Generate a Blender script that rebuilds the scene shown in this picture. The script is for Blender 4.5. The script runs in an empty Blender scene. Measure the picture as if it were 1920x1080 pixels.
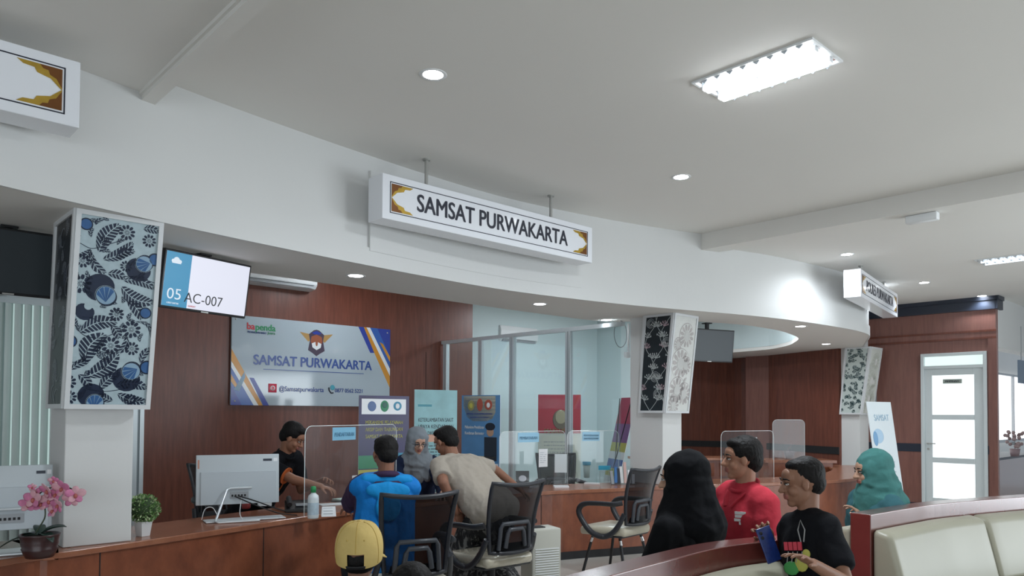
import bpy, bmesh, math, random
from math import sin, cos, pi, sqrt, atan2, radians
from mathutils import Vector, Matrix, noise, Euler

S = bpy.context.scene
COL = S.collection
# ------------------------------------------------------------------ camera
EYE = 1.52; FPX = 1400.0; PITCH = atan2(38.4, 1400.0); ROLL = 0.006; PPY = 736.0
_r0 = Vector((1, 0, 0)); _u0 = Vector((0, -sin(PITCH), cos(PITCH))); _f = Vector((0, cos(PITCH), sin(PITCH)))
_r = _r0 * cos(ROLL) + _u0 * sin(ROLL); _u = -_r0 * sin(ROLL) + _u0 * cos(ROLL)
cam_d = bpy.data.cameras.new('camera'); cam = bpy.data.objects.new('camera', cam_d); COL.objects.link(cam)
cam.matrix_world = Matrix(((_r.x, _u.x, -_f.x, 0), (_r.y, _u.y, -_f.y, 0), (_r.z, _u.z, -_f.z, EYE), (0, 0, 0, 1)))
cam_d.sensor_width = 36; cam_d.lens = 36 * FPX / 1920; cam_d.shift_y = (PPY - 540) / 1920
cam_d.clip_start = 0.05; cam_d.clip_end = 200
S.camera = cam
def ray(px, py): return _r * (px - 960) / FPX + _u * (PPY - py) / FPX + _f
def at(px, py, Y):
    d = ray(px, py); return Vector((0, 0, EYE)) + d * (Y / d.y)
def atz(px, py, z):
    d = ray(px, py); return Vector((0, 0, EYE)) + d * ((z - EYE) / d.z)
# ------------------------------------------------------------------ world, exposure, large lights
W = bpy.data.worlds.new('world'); S.world = W; W.use_nodes = True
_bg = W.node_tree.nodes['Background']; _bg.inputs[0].default_value = (0.80, 0.90, 1.0, 1); _bg.inputs[1].default_value = 0.5
S.view_settings.view_transform = 'Standard'; S.view_settings.look = 'None'
S.view_settings.exposure = 0.0; S.view_settings.gamma = 1.0; S.view_settings.use_curve_mapping = False
def area(name, loc, rot, sx, sy, power, col=(1, 1, 1)):
    d = bpy.data.lights.new(name, 'AREA'); d.shape = 'RECTANGLE'; d.size = sx; d.size_y = sy; d.energy = power; d.color = col
    o = bpy.data.objects.new(name, d); o.location = loc; o.rotation_euler = rot; COL.objects.link(o); return o
# daylight lamps for unseen hall windows, right and behind, aimed up to brighten ceiling
area('window_daylight', (9.5, 3.5, 1.5), (radians(118), 0, radians(90)), 6, 2.6, 330, (0.86, 0.94, 1.0))
area('window_daylight', (0, -5.0, 1.5), (radians(128), 0, 0), 8, 2.4, 170, (0.86, 0.94, 1.0))

ANG = atan2(1, 1.07); ANGV = ANG - pi / 2
U = Vector((cos(ANG), sin(ANG), 0)); V = Vector((sin(ANG), -cos(ANG), 0))
ZS = 2.64; ZM = 3.485; ZR = 3.36; ZC = 0.72

# ------------------------------------------------------------------ materials
MATS = {}
def mat(name, col, rough=0.6, metal=0.0, var=0.0, vscale=8.0, bump=0.0, bscale=60.0, spec=0.5, emit=None, es=1.0, alpha=1.0, trans=0.0, coat=0.0, sheen=0.0):
    if name in MATS: return MATS[name]
    m = bpy.data.materials.new(name); m.use_nodes = True; nt = m.node_tree; b = nt.nodes['Principled BSDF']
    col = tuple(col) + (1,)
    b.inputs['Base Color'].default_value = col; b.inputs['Roughness'].default_value = rough; b.inputs['Metallic'].default_value = metal
    b.inputs['Specular IOR Level'].default_value = spec
    tc = nt.nodes.new('ShaderNodeTexCoord')
    if var > 0:
        n = nt.nodes.new('ShaderNodeTexNoise'); n.inputs['Scale'].default_value = vscale; n.inputs['Detail'].default_value = 4
        nt.links.new(tc.outputs['Object'], n.inputs['Vector'])
        mx = nt.nodes.new('ShaderNodeMixRGB')
        mx.inputs[1].default_value = tuple(c * (1 - var) for c in col[:3]) + (1,)
        mx.inputs[2].default_value = tuple(min(1, c * (1 + var)) for c in col[:3]) + (1,)
        nt.links.new(n.outputs['Fac'], mx.inputs[0]); nt.links.new(mx.outputs[0], b.inputs['Base Color'])
    if bump > 0:
        n2 = nt.nodes.new('ShaderNodeTexNoise'); n2.inputs['Scale'].default_value = bscale; n2.inputs['Detail'].default_value = 3
        nt.links.new(tc.outputs['Object'], n2.inputs['Vector'])
        bp = nt.nodes.new('ShaderNodeBump'); bp.inputs['Strength'].default_value = bump; bp.inputs['Distance'].default_value = 0.01
        nt.links.new(n2.outputs['Fac'], bp.inputs['Height']); nt.links.new(bp.outputs[0], b.inputs['Normal'])
    if emit: b.inputs['Emission Color'].default_value = tuple(emit) + (1,); b.inputs['Emission Strength'].default_value = es
    if alpha < 1: b.inputs['Alpha'].default_value = alpha
    if trans: b.inputs['Transmission Weight'].default_value = trans
    if coat: b.inputs['Coat Weight'].default_value = coat; b.inputs['Coat Roughness'].default_value = 0.08
    if sheen: b.inputs['Sheen Weight'].default_value = sheen
    MATS[name] = m; return m
def wood(name, c1, c2, rough=0.35, scale=(14, 14, 1.2), spec=0.5):
    m = bpy.data.materials.new(name); m.use_nodes = True; nt = m.node_tree; b = nt.nodes['Principled BSDF']
    tc = nt.nodes.new('ShaderNodeTexCoord'); mp = nt.nodes.new('ShaderNodeMapping'); mp.inputs['Scale'].default_value = scale
    nt.links.new(tc.outputs['Object'], mp.inputs[0])
    n = nt.nodes.new('ShaderNodeTexNoise'); n.inputs['Scale'].default_value = 1.6; n.inputs['Detail'].default_value = 8; n.inputs['Roughness'].default_value = 0.62
    nt.links.new(mp.outputs[0], n.inputs['Vector'])
    r = nt.nodes.new('ShaderNodeValToRGB'); r.color_ramp.elements[0].position = 0.3; r.color_ramp.elements[1].position = 0.7
    r.color_ramp.elements[0].color = tuple(c1) + (1,); r.color_ramp.elements[1].color = tuple(c2) + (1,)
    nt.links.new(n.outputs['Fac'], r.inputs[0]); nt.links.new(r.outputs[0], b.inputs['Base Color'])
    b.inputs['Roughness'].default_value = rough; b.inputs['Specular IOR Level'].default_value = spec
    MATS[name] = m; return m
def glassy(name, tint=(0.85, 0.95, 0.95), k=0.88, rough=0.03, refl=0.05, dcol=(0.75, 0.82, 0.85)):
    # thin clear sheet: mostly transparent with a glossy surface reflection
    m = bpy.data.materials.new(name); m.use_nodes = True; nt = m.node_tree; nt.nodes.clear()
    o = nt.nodes.new('ShaderNodeOutputMaterial'); t = nt.nodes.new('ShaderNodeBsdfTransparent'); t.inputs[0].default_value = tuple(tint) + (1,)
    g = nt.nodes.new('ShaderNodeBsdfGlossy'); g.inputs['Roughness'].default_value = rough
    d = nt.nodes.new('ShaderNodeBsdfDiffuse'); d.inputs[0].default_value = tuple(dcol) + (1,)
    m1 = nt.nodes.new('ShaderNodeMixShader'); m1.inputs[0].default_value = 1 - k; nt.links.new(t.outputs[0], m1.inputs[1]); nt.links.new(d.outputs[0], m1.inputs[2])
    f = nt.nodes.new('ShaderNodeLayerWeight'); f.inputs[0].default_value = 0.5
    pw = nt.nodes.new('ShaderNodeMath'); pw.operation = 'POWER'; pw.inputs[1].default_value = 4.0; nt.links.new(f.outputs['Facing'], pw.inputs[0])
    ma = nt.nodes.new('ShaderNodeMath'); ma.operation = 'MULTIPLY_ADD'; ma.inputs[1].default_value = 0.8; ma.inputs[2].default_value = refl; nt.links.new(pw.outputs[0], ma.inputs[0])
    m2 = nt.nodes.new('ShaderNodeMixShader'); nt.links.new(ma.outputs[0], m2.inputs[0]); nt.links.new(m1.outputs[0], m2.inputs[1]); nt.links.new(g.outputs[0], m2.inputs[2])
    nt.links.new(m2.outputs[0], o.inputs[0]); MATS[name] = m; return m

M_wall = mat('white_paint', (0.66, 0.665, 0.655), 0.75, var=0.03, vscale=1.5, bump=0.05, bscale=25)
M_ceil = mat('ceiling_paint', (0.76, 0.745, 0.71), 0.85, var=0.03, vscale=0.7)
M_wallblue = mat('pale_blue_paint', (0.60, 0.70, 0.71), 0.7, var=0.03, vscale=1.2)
M_wood = wood('mahogany_laminate', (0.115, 0.032, 0.019), (0.205, 0.062, 0.036))
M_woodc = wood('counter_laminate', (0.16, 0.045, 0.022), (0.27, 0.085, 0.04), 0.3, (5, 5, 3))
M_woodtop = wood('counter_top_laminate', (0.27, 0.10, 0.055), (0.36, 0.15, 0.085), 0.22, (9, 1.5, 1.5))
M_wooddoor = wood('hazed_brown_laminate', (0.19, 0.085, 0.07), (0.27, 0.125, 0.10))  # brown lightened: the glare haze over the door wall is in the colour
M_bench = wood('bench_laminate', (0.12, 0.026, 0.022), (0.16, 0.038, 0.03), 0.22, (2, 2, 2))
M_bench.node_tree.nodes['Principled BSDF'].inputs['Coat Weight'].default_value = 1.0; M_bench.node_tree.nodes['Principled BSDF'].inputs['Coat Roughness'].default_value = 0.25
M_black = mat('black_plastic', (0.012, 0.013, 0.015), 0.35)
M_blackm = mat('black_matte', (0.012, 0.012, 0.014), 0.7)
M_navy = mat('dark_blue_trim', (0.02, 0.027, 0.045), 0.4)
M_alu = mat('aluminium', (0.62, 0.68, 0.70), 0.35, 0.5)
M_alud = mat('aluminium_groove', (0.25, 0.29, 0.31), 0.45, 0.4)
M_steel = mat('painted_steel', (0.42, 0.42, 0.40), 0.4, 0.4)
M_white = mat('white_plastic', (0.78, 0.80, 0.81), 0.35)
M_sign = mat('white_acrylic', (0.80, 0.82, 0.86), 0.12, spec=0.6)
M_ink = mat('black_ink', (0.012, 0.015, 0.03), 0.4)
M_gold = mat('gold_foil', (0.55, 0.36, 0.06), 0.25, 0.55, var=0.35, vscale=12)
M_copper = mat('copper_foil', (0.22, 0.09, 0.03), 0.25, 0.5, var=0.3, vscale=9)
M_glass = glassy('clear_glass', (0.94, 0.98, 0.985), 0.975)
M_acry = glassy('clear_acrylic', (0.96, 0.97, 0.97), 0.96, refl=0.03)
M_acryedge = mat('acrylic_edge', (0.75, 0.82, 0.82), 0.1, spec=1.0)
M_lamp = mat('lamp_emitter', (1, 1, 1), 0.5, emit=(0.93, 0.97, 1.0), es=28)
M_leather = mat('cream_vinyl', (0.31, 0.30, 0.23), 0.38, var=0.05, vscale=2.5, bump=0.04, bscale=8, spec=0.4)
M_tile = mat('floor_tile', (0.55, 0.53, 0.49), 0.25, var=0.06, vscale=2)
M_paper = mat('paper', (0.82, 0.84, 0.86), 0.7)
M_grey = mat('grey_plastic', (0.30, 0.32, 0.34), 0.4)

# ------------------------------------------------------------------ mesh builder
class MB:
    def __init__(s): s.v = []; s.f = []; s.m = []; s.sm = []
    def add(s, vs, fs, mi=0, smooth=False):
        o = len(s.v); s.v += [tuple(v) for v in vs]
        for f in fs: s.f.append(tuple(i + o for i in f)); s.m.append(mi); s.sm.append(smooth)
        return s
    def box(s, x0, x1, y0, y1, z0, z1, mi=0, M=None):
        vs = [Vector((x, y, z)) for z in (z0, z1) for y in (y0, y1) for x in (x0, x1)]
        if M: vs = [M @ v for v in vs]
        return s.add(vs, [(0, 2, 3, 1), (4, 5, 7, 6), (0, 1, 5, 4), (2, 6, 7, 3), (0, 4, 6, 2), (1, 3, 7, 5)], mi)
    def rbox(s, x0, x1, y0, y1, z0, z1, r, mi=0, M=None, seg=3, smooth=True):
        bm = bmesh.new(); bmesh.ops.create_cube(bm, size=1)
        for v in bm.verts: v.co = Vector(((x0 + x1) / 2 + v.co.x * (x1 - x0), (y0 + y1) / 2 + v.co.y * (y1 - y0), (z0 + z1) / 2 + v.co.z * (z1 - z0)))
        bmesh.ops.bevel(bm, geom=bm.edges[:], offset=r, segments=seg, affect='EDGES', profile=0.5)
        return s.frombm(bm, mi, M, smooth)
    def frombm(s, bm, mi=0, M=None, smooth=True):
        bm.verts.index_update()
        vs = [(M @ v.co if M else v.co.copy()) for v in bm.verts]
        fs = [tuple(v.index for v in f.verts) for f in bm.faces]; bm.free()
        return s.add(vs, fs, mi, smooth)
    def prism(s, poly, z0, z1, mi=0, M=None):
        n = len(poly); vs = [Vector((p[0], p[1], z0)) for p in poly] + [Vector((p[0], p[1], z1)) for p in poly]
        a = sum(poly[i][0] * poly[(i + 1) % n][1] - poly[(i + 1) % n][0] * poly[i][1] for i in range(n))
        if M: vs = [M @ v for v in vs]
        if a > 0: fs = [tuple(range(n - 1, -1, -1)), tuple(range(n, 2 * n))] + [(i, (i + 1) % n, n + (i + 1) % n, n + i) for i in range(n)]
        else: fs = [tuple(range(n)), tuple(range(2 * n - 1, n - 1, -1))] + [((i + 1) % n, i, n + i, n + (i + 1) % n) for i in range(n)]
        return s.add(vs, fs, mi)
    def xz(s, poly, y0, y1, mi=0):   # prism of an x,z outline, thickness along y (y0 is the front)
        return s.prism([(p[0], p[1]) for p in poly], -y1, -y0, mi, Matrix.Rotation(pi / 2, 4, 'X'))
    def cyl(s, p0, p1, r0, r1=None, seg=16, mi=0, caps=True, smooth=True):
        r1 = r0 if r1 is None else r1; p0 = Vector(p0); p1 = Vector(p1); d = (p1 - p0).normalized()
        a = d.orthogonal().normalized(); b = d.cross(a); vs = []
        for p, r in ((p0, r0), (p1, r1)):
            for i in range(seg): t = 2 * pi * i / seg; vs.append(p + (a * cos(t) + b * sin(t)) * r)
        s.add(vs, [(i, (i + 1) % seg, seg + (i + 1) % seg, seg + i) for i in range(seg)], mi, smooth)
        if caps: s.add(vs, [tuple(range(seg - 1, -1, -1)), tuple(range(seg, 2 * seg))], mi)
        return s
    def tube(s, pts, r, seg=8, mi=0, closed=False, rs=None, sq=None):
        pts = [Vector(p) for p in pts]; n = len(pts); vs = []; prev = None
        for i, p in enumerate(pts):
            if closed: d = (pts[(i + 1) % n] - pts[i - 1])
            else: d = pts[min(i + 1, n - 1)] - pts[max(i - 1, 0)]
            d = d.normalized()
            if prev is None: a = d.orthogonal().normalized()
            else:
                a = prev - d * prev.dot(d)
                a = a.normalized() if a.length > 1e-5 else d.orthogonal().normalized()
            prev = a; b = d.cross(a); rr = rs[i] if rs else r
            for k in range(seg):
                t = 2 * pi * k / seg; vs.append(p + (a * cos(t) * (sq or 1) + b * sin(t)) * rr)
        m = n if closed else n - 1
        fs = [(i * seg + k, i * seg + (k + 1) % seg, ((i + 1) % n) * seg + (k + 1) % seg, ((i + 1) % n) * seg + k) for i in range(m) for k in range(seg)]
        s.add(vs, fs, mi, True)
        if not closed: s.add(vs, [tuple(range(seg - 1, -1, -1)), tuple(range((n - 1) * seg, n * seg))], mi)
        return s
    def lathe(s, prof, c=(0, 0, 0), seg=24, mi=0, smooth=True):
        vs = []; n = len(prof)
        for r, z in prof:
            for k in range(seg): t = 2 * pi * k / seg; vs.append((c[0] + r * cos(t), c[1] + r * sin(t), c[2] + z))
        fs = [(i * seg + k, i * seg + (k + 1) % seg, (i + 1) * seg + (k + 1) % seg, (i + 1) * seg + k) for i in range(n - 1) for k in range(seg)]
        return s.add(vs, fs, mi, smooth)
    def ell(s, c, r, M=None, u=16, v=10, mi=0):
        c = Vector(c); vs = []; T = M or Matrix.Identity(4)
        vs.append(T @ (c + Vector((0, 0, -r[2]))))
        for i in range(1, v):
            ph = -pi / 2 + pi * i / v
            for k in range(u): t = 2 * pi * k / u; vs.append(T @ (c + Vector((r[0] * cos(ph) * cos(t), r[1] * cos(ph) * sin(t), r[2] * sin(ph)))))
        vs.append(T @ (c + Vector((0, 0, r[2])))); L = len(vs) - 1
        fs = [(0, 1 + (k + 1) % u, 1 + k) for k in range(u)] + [(L, L - u + k, L - u + (k + 1) % u) for k in range(u)]
        for i in range(v - 2):
            for k in range(u): a = 1 + i * u; fs.append((a + k, a + (k + 1) % u, a + u + (k + 1) % u, a + u + k))
        return s.add(vs, fs, mi, True)
    def cap(s, p0, p1, r0, r1, seg=14, mi=0):   # round-ended tapered capsule
        p0 = Vector(p0); p1 = Vector(p1); d = p1 - p0; L = d.length; d = d.normalized() if L > 1e-6 else Vector((0, 0, 1))
        n = 4; pts = []; rs = []
        for i in range(n): t = -pi / 2 + (pi / 2) * i / n + 0.12; pts.append(p0 + d * r0 * sin(t)); rs.append(r0 * cos(t))
        pts.append(p0); rs.append(r0); pts.append(p0 + d * L * 0.5); rs.append((r0 + r1) / 2); pts.append(p1); rs.append(r1)
        for i in range(1, n + 1): t = (pi / 2) * i / n - 0.12; pts.append(p1 + d * r1 * sin(t)); rs.append(r1 * cos(t))
        return s.tube(pts, 1, seg, mi, rs=rs)
    def mesh(s, name, mats):
        me = bpy.data.meshes.new(name); me.from_pydata(s.v, [], s.f)
        for m in (mats if isinstance(mats, (list, tuple)) else [mats]): me.materials.append(m)
        me.polygons.foreach_set('material_index', s.m); me.polygons.foreach_set('use_smooth', s.sm); me.update(); return me
    def build(s, name, mats, parent=None, bevel=0, seg=2, loc=None, rz=None, fix=False):
        me = s.mesh(name, mats)
        if fix:
            bm = bmesh.new(); bm.from_mesh(me); bmesh.ops.recalc_face_normals(bm, faces=bm.faces[:]); bm.to_mesh(me); bm.free()
        o = bpy.data.objects.new(name, me); COL.objects.link(o)
        if parent: o.parent = parent
        if loc is not None: o.location = loc
        if rz is not None: o.rotation_euler = (0, 0, rz)
        if bevel:
            b = o.modifiers.new('bevel', 'BEVEL'); b.width = bevel; b.segments = seg; b.limit_method = 'ANGLE'; b.angle_limit = radians(40)
        return o
def tag(o, label, cat, group=None):
    o['label'] = label; o['category'] = cat
    if group: o['group'] = group
    return o
def struct(o): o['kind'] = 'structure'; return o
def empty(name, label, cat, loc=(0, 0, 0), rz=0, group=None):
    o = bpy.data.objects.new(name, None); COL.objects.link(o); o.location = loc; o.rotation_euler = (0, 0, rz); o.empty_display_size = 0.1
    return tag(o, label, cat, group)
def copy_tree(o, parent=None):
    c = o.copy(); COL.objects.link(c)
    if parent: c.parent = parent; c.matrix_parent_inverse = o.matrix_parent_inverse
    for ch in list(o.children): copy_tree(ch, c)
    return c
def spline(pts, n):
    pts = [Vector(p) for p in pts]; P = [2 * pts[0] - pts[1]] + pts + [2 * pts[-1] - pts[-2]]; out = []
    for i in range(1, len(P) - 2):
        for k in range(n):
            t = k / n; a, b, c, d = P[i - 1], P[i], P[i + 1], P[i + 2]
            out.append(0.5 * ((2 * b) + (c - a) * t + (2 * a - 5 * b + 4 * c - d) * t * t + (3 * b - a - 3 * c + d) * t ** 3))
    out.append(pts[-1]); return out
def offset2(pts, d):   # shift a 2D path sideways (to its left for d > 0)
    out = []
    for i, p in enumerate(pts):
        t = (pts[min(i + 1, len(pts) - 1)] - pts[max(i - 1, 0)]); t = Vector((t.x, t.y)).normalized()
        out.append(Vector((p.x - t.y * d, p.y + t.x * d)))
    return out
def ribbon(m, A, B, z0, z1, mi=0):   # solid band between 2D paths A and B
    n = len(A); vs = []
    for z in (z0, z1):
        vs += [(p.x, p.y, z) for p in A] + [(p.x, p.y, z) for p in B]
    a, b, c, d = 0, n, 2 * n, 3 * n; fs = []
    for i in range(n - 1):
        fs += [(a + i, b + i, b + i + 1, a + i + 1), (c + i, c + i + 1, d + i + 1, d + i), (a + i, a + i + 1, c + i + 1, c + i), (b + i + 1, b + i, d + i, d + i + 1)]
    fs += [(a, c, d, b), (a + n - 1, b + n - 1, d + n - 1, c + n - 1)]
    m.add(vs, fs, mi); return m
def text(s, size, m, parent, x, z, y=-0.002, width=None, bold=0.0, align='CENTER', name='lettering', ext=0.001, M=None, slant=0.0):
    c = bpy.data.curves.new(name, 'FONT'); c.body = s; c.size = size; c.align_x = align; c.align_y = 'CENTER'; c.extrude = ext; c.shear = slant; c.resolution_u = 4
    if bold < 0: c.offset = bold * size
    o = bpy.data.objects.new(name, c); COL.objects.link(o)
    bpy.context.view_layer.update()
    me = bpy.data.meshes.new_from_object(o.evaluated_get(bpy.context.evaluated_depsgraph_get())); bpy.data.objects.remove(o)
    if bold > 0:   # heavier strokes: the outline repeated a hair apart
        bm = bmesh.new(); d = bold * size * 1.5
        for dx, dy in ((-d, 0), (d, 0), (0, d * .6), (0, -d * .6), (-d * .6, d * .5), (d * .6, -d * .5)):
            t = me.copy(); t.transform(Matrix.Translation((dx, dy, (dx + 2 * dy) * .002))); bm.from_mesh(t); bpy.data.meshes.remove(t)
        bm.to_mesh(me); bm.free()
    w = max(v.co.x for v in me.vertices) - min(v.co.x for v in me.vertices)
    k = (width / w) if width else 1.0
    T = Matrix.Translation((x, y, z)) @ Matrix.Rotation(pi / 2, 4, 'X') @ Matrix.Diagonal((k, 1, 1, 1))
    me.transform((M or Matrix.Identity(4)) @ T); me.materials.clear(); me.materials.append(m)
    o = bpy.data.objects.new(name, me); COL.objects.link(o)
    if parent: o.parent = parent
    return o
# ================================================================== the setting
m = MB(); m.box(-8, 12, -6, 18, -0.1, 0); struct(m.build('floor', M_tile))
# ceiling: middle field high, side fields lower
struct(MB().box(-8, 12, -6, 18, ZM, ZM + 0.1).build('ceiling', M_ceil))
def along(p, d, t): return (p[0] + d[0] * t, p[1] + d[1] * t)
LB = (-2.156, 4.356); RB = (2.04, 8.11)     # ceiling steps, both along V
def frame(p, rz): return Matrix.Translation((p[0], p[1], 0)) @ Matrix.Rotation(rz, 4, 'Z')
FL = frame(LB, ANGV); FR = frame(RB, ANGV)
ZL = 3.37
m = MB(); m.box(-9, 12, -9, 0, ZL, ZM, M=FL); struct(m.build('ceiling_left', M_ceil))
m = MB(); m.box(-9, 12, -0.05, 0.03, ZL - 0.045, ZL + 0.06, M=FL); m.box(-9, 12, -0.065, -0.05, ZL - 0.02, ZL, M=FL); struct(m.build('trim_1', M_ceil))
m = MB(); m.box(-9, 12, 0, 12, ZR, ZM, M=FR); struct(m.build('ceiling_right', M_ceil))
m = MB(); m.box(-9, 12, -0.002, 0.24, ZR - 0.05, ZR, M=FR); struct(m.build('trim_2', M_ceil))

# curved bulkhead above the counters
FB = [(-4.6, 0.2), (-3.75, 1.6), (-3.1, 2.75)]
for px, py in ((0, 348), (130, 377), (300, 416), (433, 445), (640, 488), (900, 537.5), (1040, 556), (1208, 575), (1360, 586.7), (1477, 598.5), (1571, 613), (1612, 621), (1632, 629)):
    p = atz(px, py, ZS); FB.append((p.x, p.y))
FB += [(5.28, 11.1), (5.62, 11.9), (5.95, 12.75)]
fb = spline([(p[0], p[1], 0) for p in FB], 8)
for _ in range(30): fb = [fb[0]] + [(fb[i - 1] + fb[i] * 2 + fb[i + 1]) / 4 for i in range(1, len(fb) - 1)] + [fb[-1]]
fb2 = [Vector((p.x, p.y)) for p in fb]
m = MB(); ribbon(m, fb2, offset2(fb2, 0.09), ZS + .004, ZM); struct(m.build('wall_bulkhead', M_wall))
m = MB(); ribbon(m, offset2(fb2, -0.016), offset2(fb2, 0.0), ZS - 0.004, ZS + 0.135); struct(m.build('trim_3', M_wall))
# soffit ring under it: inner edge follows the building grid, then a round recess on the right
IN = [(-6.2, 2.19), (-5.4, 2.94), (-4.6, 3.69), (-3.2, 5.0), (-1.73, 6.37), (-.41, 7.7), (.4, 8.47), (1.12, 9.12), (2.1, 8.95), (2.9, 9.3), (3.6, 9.95), (4.22, 10.9), (4.48, 12.0), (4.44, 12.8), (4.0, 13.5), (3.2, 14.1), (1.9, 14.5)]
OUT = [(-4.6, .2), (-3.75, 1.6), (-3.1, 2.75), (-2.2, 4.2), (-1.3, 5.45), (-.2, 6.7), (.45, 7.2), (1.2, 7.7), (2.1, 8.17), (3.22, 8.75), (4.12, 9.45), (4.95, 10.3), (5.45, 11.5), (5.95, 12.6), (5.95, 13.8), (5.2, 15.4), (3.2, 16.4)]
def nearest(p): return min(range(len(fb2)), key=lambda i: (fb2[i] - Vector(p)).length)
A = []; B = []
ins = [Vector((p[0], p[1])) for p in IN]
for i in range(len(IN) - 1):
    for k in range(6):
        t = k / 6; q = Vector(OUT[i]).lerp(Vector(OUT[i + 1]), t)
        if i < 13: j = nearest(q); q = fb2[j]
        A.append(q); B.append(ins[i].lerp(ins[i + 1], t))
A.append(Vector(OUT[-1])); B.append(ins[-1])
# smooth the recess edge
for _ in range(3): B = [B[0]] + [(B[i - 1] + B[i] * 2 + B[i + 1]) / 4 for i in range(1, len(B) - 1)] + [B[-1]]
A = [p + (p - B[i]).normalized() * -.004 for i, p in enumerate(A)]
m = MB(); ribbon(m, A, B, ZS, ZS + 0.06); struct(m.build('ceiling_soffit', M_ceil))
m = MB(); ribbon(m, B, offset2(B, -0.05), ZS + 0.055, ZM); struct(m.build('wall_recess', M_wallblue))
# old sign backing left on the bulkhead behind the hanging sign
i0 = nearest((at(690, 450, 5.75).x, 5.75)); i1 = nearest((.6, 7.3)); seg = fb2[i0:i1 + 1]
m = MB(); ribbon(m, offset2(seg, -0.022), offset2(seg, 0.01), ZS + 0.11, ZM - 0.12); struct(m.build('trim_4', M_wall))

# mahogany wall behind the registration desk
WP = Vector((-1.063, 11.27)); 
def wallpt(t): return (WP.x + 1.07 * t, WP.y + t)
p0 = wallpt(-2.89); L = (2.89 + .41) * 1.4646
FW = frame(p0, ANG)
m = MB(); m.box(0, L, 0, 0.12, 0, ZM, M=None); m.box(L - 0.9, L - 0.895, -0.004, 0, 0.1, 2.42, 1); o = m.build('wall_mahogany', [M_wood, M_blackm], loc=(p0[0], p0[1], 0), rz=ANG); struct(o)
# window wall with vertical blinds to its left
m = MB(); m.box(-4.5, -0.02, 0.1, 0.2, 0, ZM); m.box(-0.17, -0.03, 0.0, 0.1, 0, ZM, 0); struct(m.build('wall_left', M_wall, loc=(p0[0], p0[1], 0), rz=ANG))
M_day = mat('daylit_pane', (0.6, 0.7, 0.7), 0.4, emit=(0.72, 0.88, 0.86), es=0.42)
m = MB(); m.box(-3.4, -0.3, 0.06, 0.08, 0.7, 2.62, 0)
wf = MB(); 
for x in (-3.45, -2.4, -1.35, -0.3): wf.box(x, x + 0.06, 0.03, 0.1, 0.65, 2.68)
wf.box(-3.45, -0.24, 0.03, 0.1, 0.65, 0.72); wf.box(-3.45, -0.24, 0.03, 0.1, 2.62, 2.68)
w = m.build('window_1', M_day, loc=(p0[0], p0[1], 0), rz=ANG); struct(w); wf.build('window_frame', M_alu, w)
vb = empty('vertical_blind', 'pale green vertical blind hanging over the window left of the mahogany wall', 'blind', (p0[0], p0[1], 0), ANG)
M_blind = mat('blind_fabric', (0.60, 0.68, 0.66), 0.8, var=0.05, vscale=3)
MB().box(-3.5, -0.25, -0.02, 0.03, 2.6, 2.66).build('head_rail', M_alu, vb)
random.seed(3); k = 0; x = -3.4
while x < -0.28:
    a = radians(random.uniform(20, 34)); Mx = Matrix.Translation((x, 0.0, 0)) @ Matrix.Rotation(a, 4, 'Z')
    MB().box(-0.043, 0.043, -0.001, 0.001, 0.12, 2.6, M=Mx).build('slat', M_blind, vb); x += 0.082
# far white walls of the back office
m = MB(); m.box(-4, 2.0, 0, 0.12, 0, ZM); struct(m.build('wall_back', M_wallblue, loc=(0.19, 13.13, 0), rz=ANG))
m = MB(); m.box(0, 1.75, 0, 0.12, 0, ZM); struct(m.build('wall_office_side', M_wallblue, loc=(1.65, 14.5, 0), rz=ANGV))
# door recess in the side wall
# curved mahogany wall of the right office
cw = spline([(2.0, 15.5, 0), (3.2, 15.45, 0), (4.44, 14.9, 0), (5.0, 13.75, 0), (5.5, 12.55, 0)], 8)
cw2 = [Vector((p.x, p.y)) for p in cw]
m = MB(); ribbon(m, cw2, offset2(cw2, 0.1), 0, ZS + 0.02); struct(m.build('wall_right_office', M_wood))
m = MB(); ribbon(m, offset2(cw2, -0.02), cw2, 0.86, 0.98); struct(m.build('trim_5', M_blackm))

# door wall at the far right
DX, DY = 7.4 - .6828 * 2.6, 11.4 + .7306 * 2.6     # local x runs along V, corner at x = 2.6
m = MB(); x0, x1 = 2.6 - 1.06, 2.6 - 0.12
m.box(-1.6, x0, 0, .12, 0, ZR); m.box(x1, 2.6, 0, .12, 0, ZR); m.box(x0, x1, 0, .12, 2.52, ZR)
struct(m.build('wall_right', M_wooddoor, loc=(DX, DY, 0), rz=ANGV))
m = MB(); m.box(-1.5, 2.64, -0.07, 0, ZR - 0.06, ZR - 0.001); m.box(-1.5, 2.62, -0.05, 0, ZR - 0.20, ZR - 0.06); m.box(2.6, 2.66, -0.07, .25, ZR - 0.06, ZR - 0.001); m.box(2.6, 2.64, -0.05, .25, ZR - 0.2, ZR - .06)
struct(m.build('trim_6', M_navy, loc=(DX, DY, 0), rz=ANGV))
m = MB(); m.box(0, 2.61, -0.022, 0, 2.82, 2.85); m.box(0, 2.61, -0.022, 0, 2.71, 2.74); m.box(0, 2.61, -0.012, 0, 2.74, 2.82, 1); m.box(2.5, 2.615, -0.02, 0, 0, 2.72, 1)
struct(m.build('trim_7', [M_wood, M_wooddoor], loc=(DX, DY, 0), rz=ANGV))
m = MB(); m.box(0, x0 - .001, -0.01, 0, 0.93, 1.06); m.box(x1 + .001, 2.6, -0.01, 0, 0.93, 1.06); struct(m.build('trim_8', M_navy, loc=(DX, DY, 0), rz=ANGV))
m = MB(); m.box(0, x0 - .001, -0.02, 0, 0.0, 0.1); m.box(x1 + .001, 2.6, -0.02, 0, 0.0, 0.1); struct(m.build('baseboard_right', M_navy, loc=(DX, DY, 0), rz=ANGV))
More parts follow.
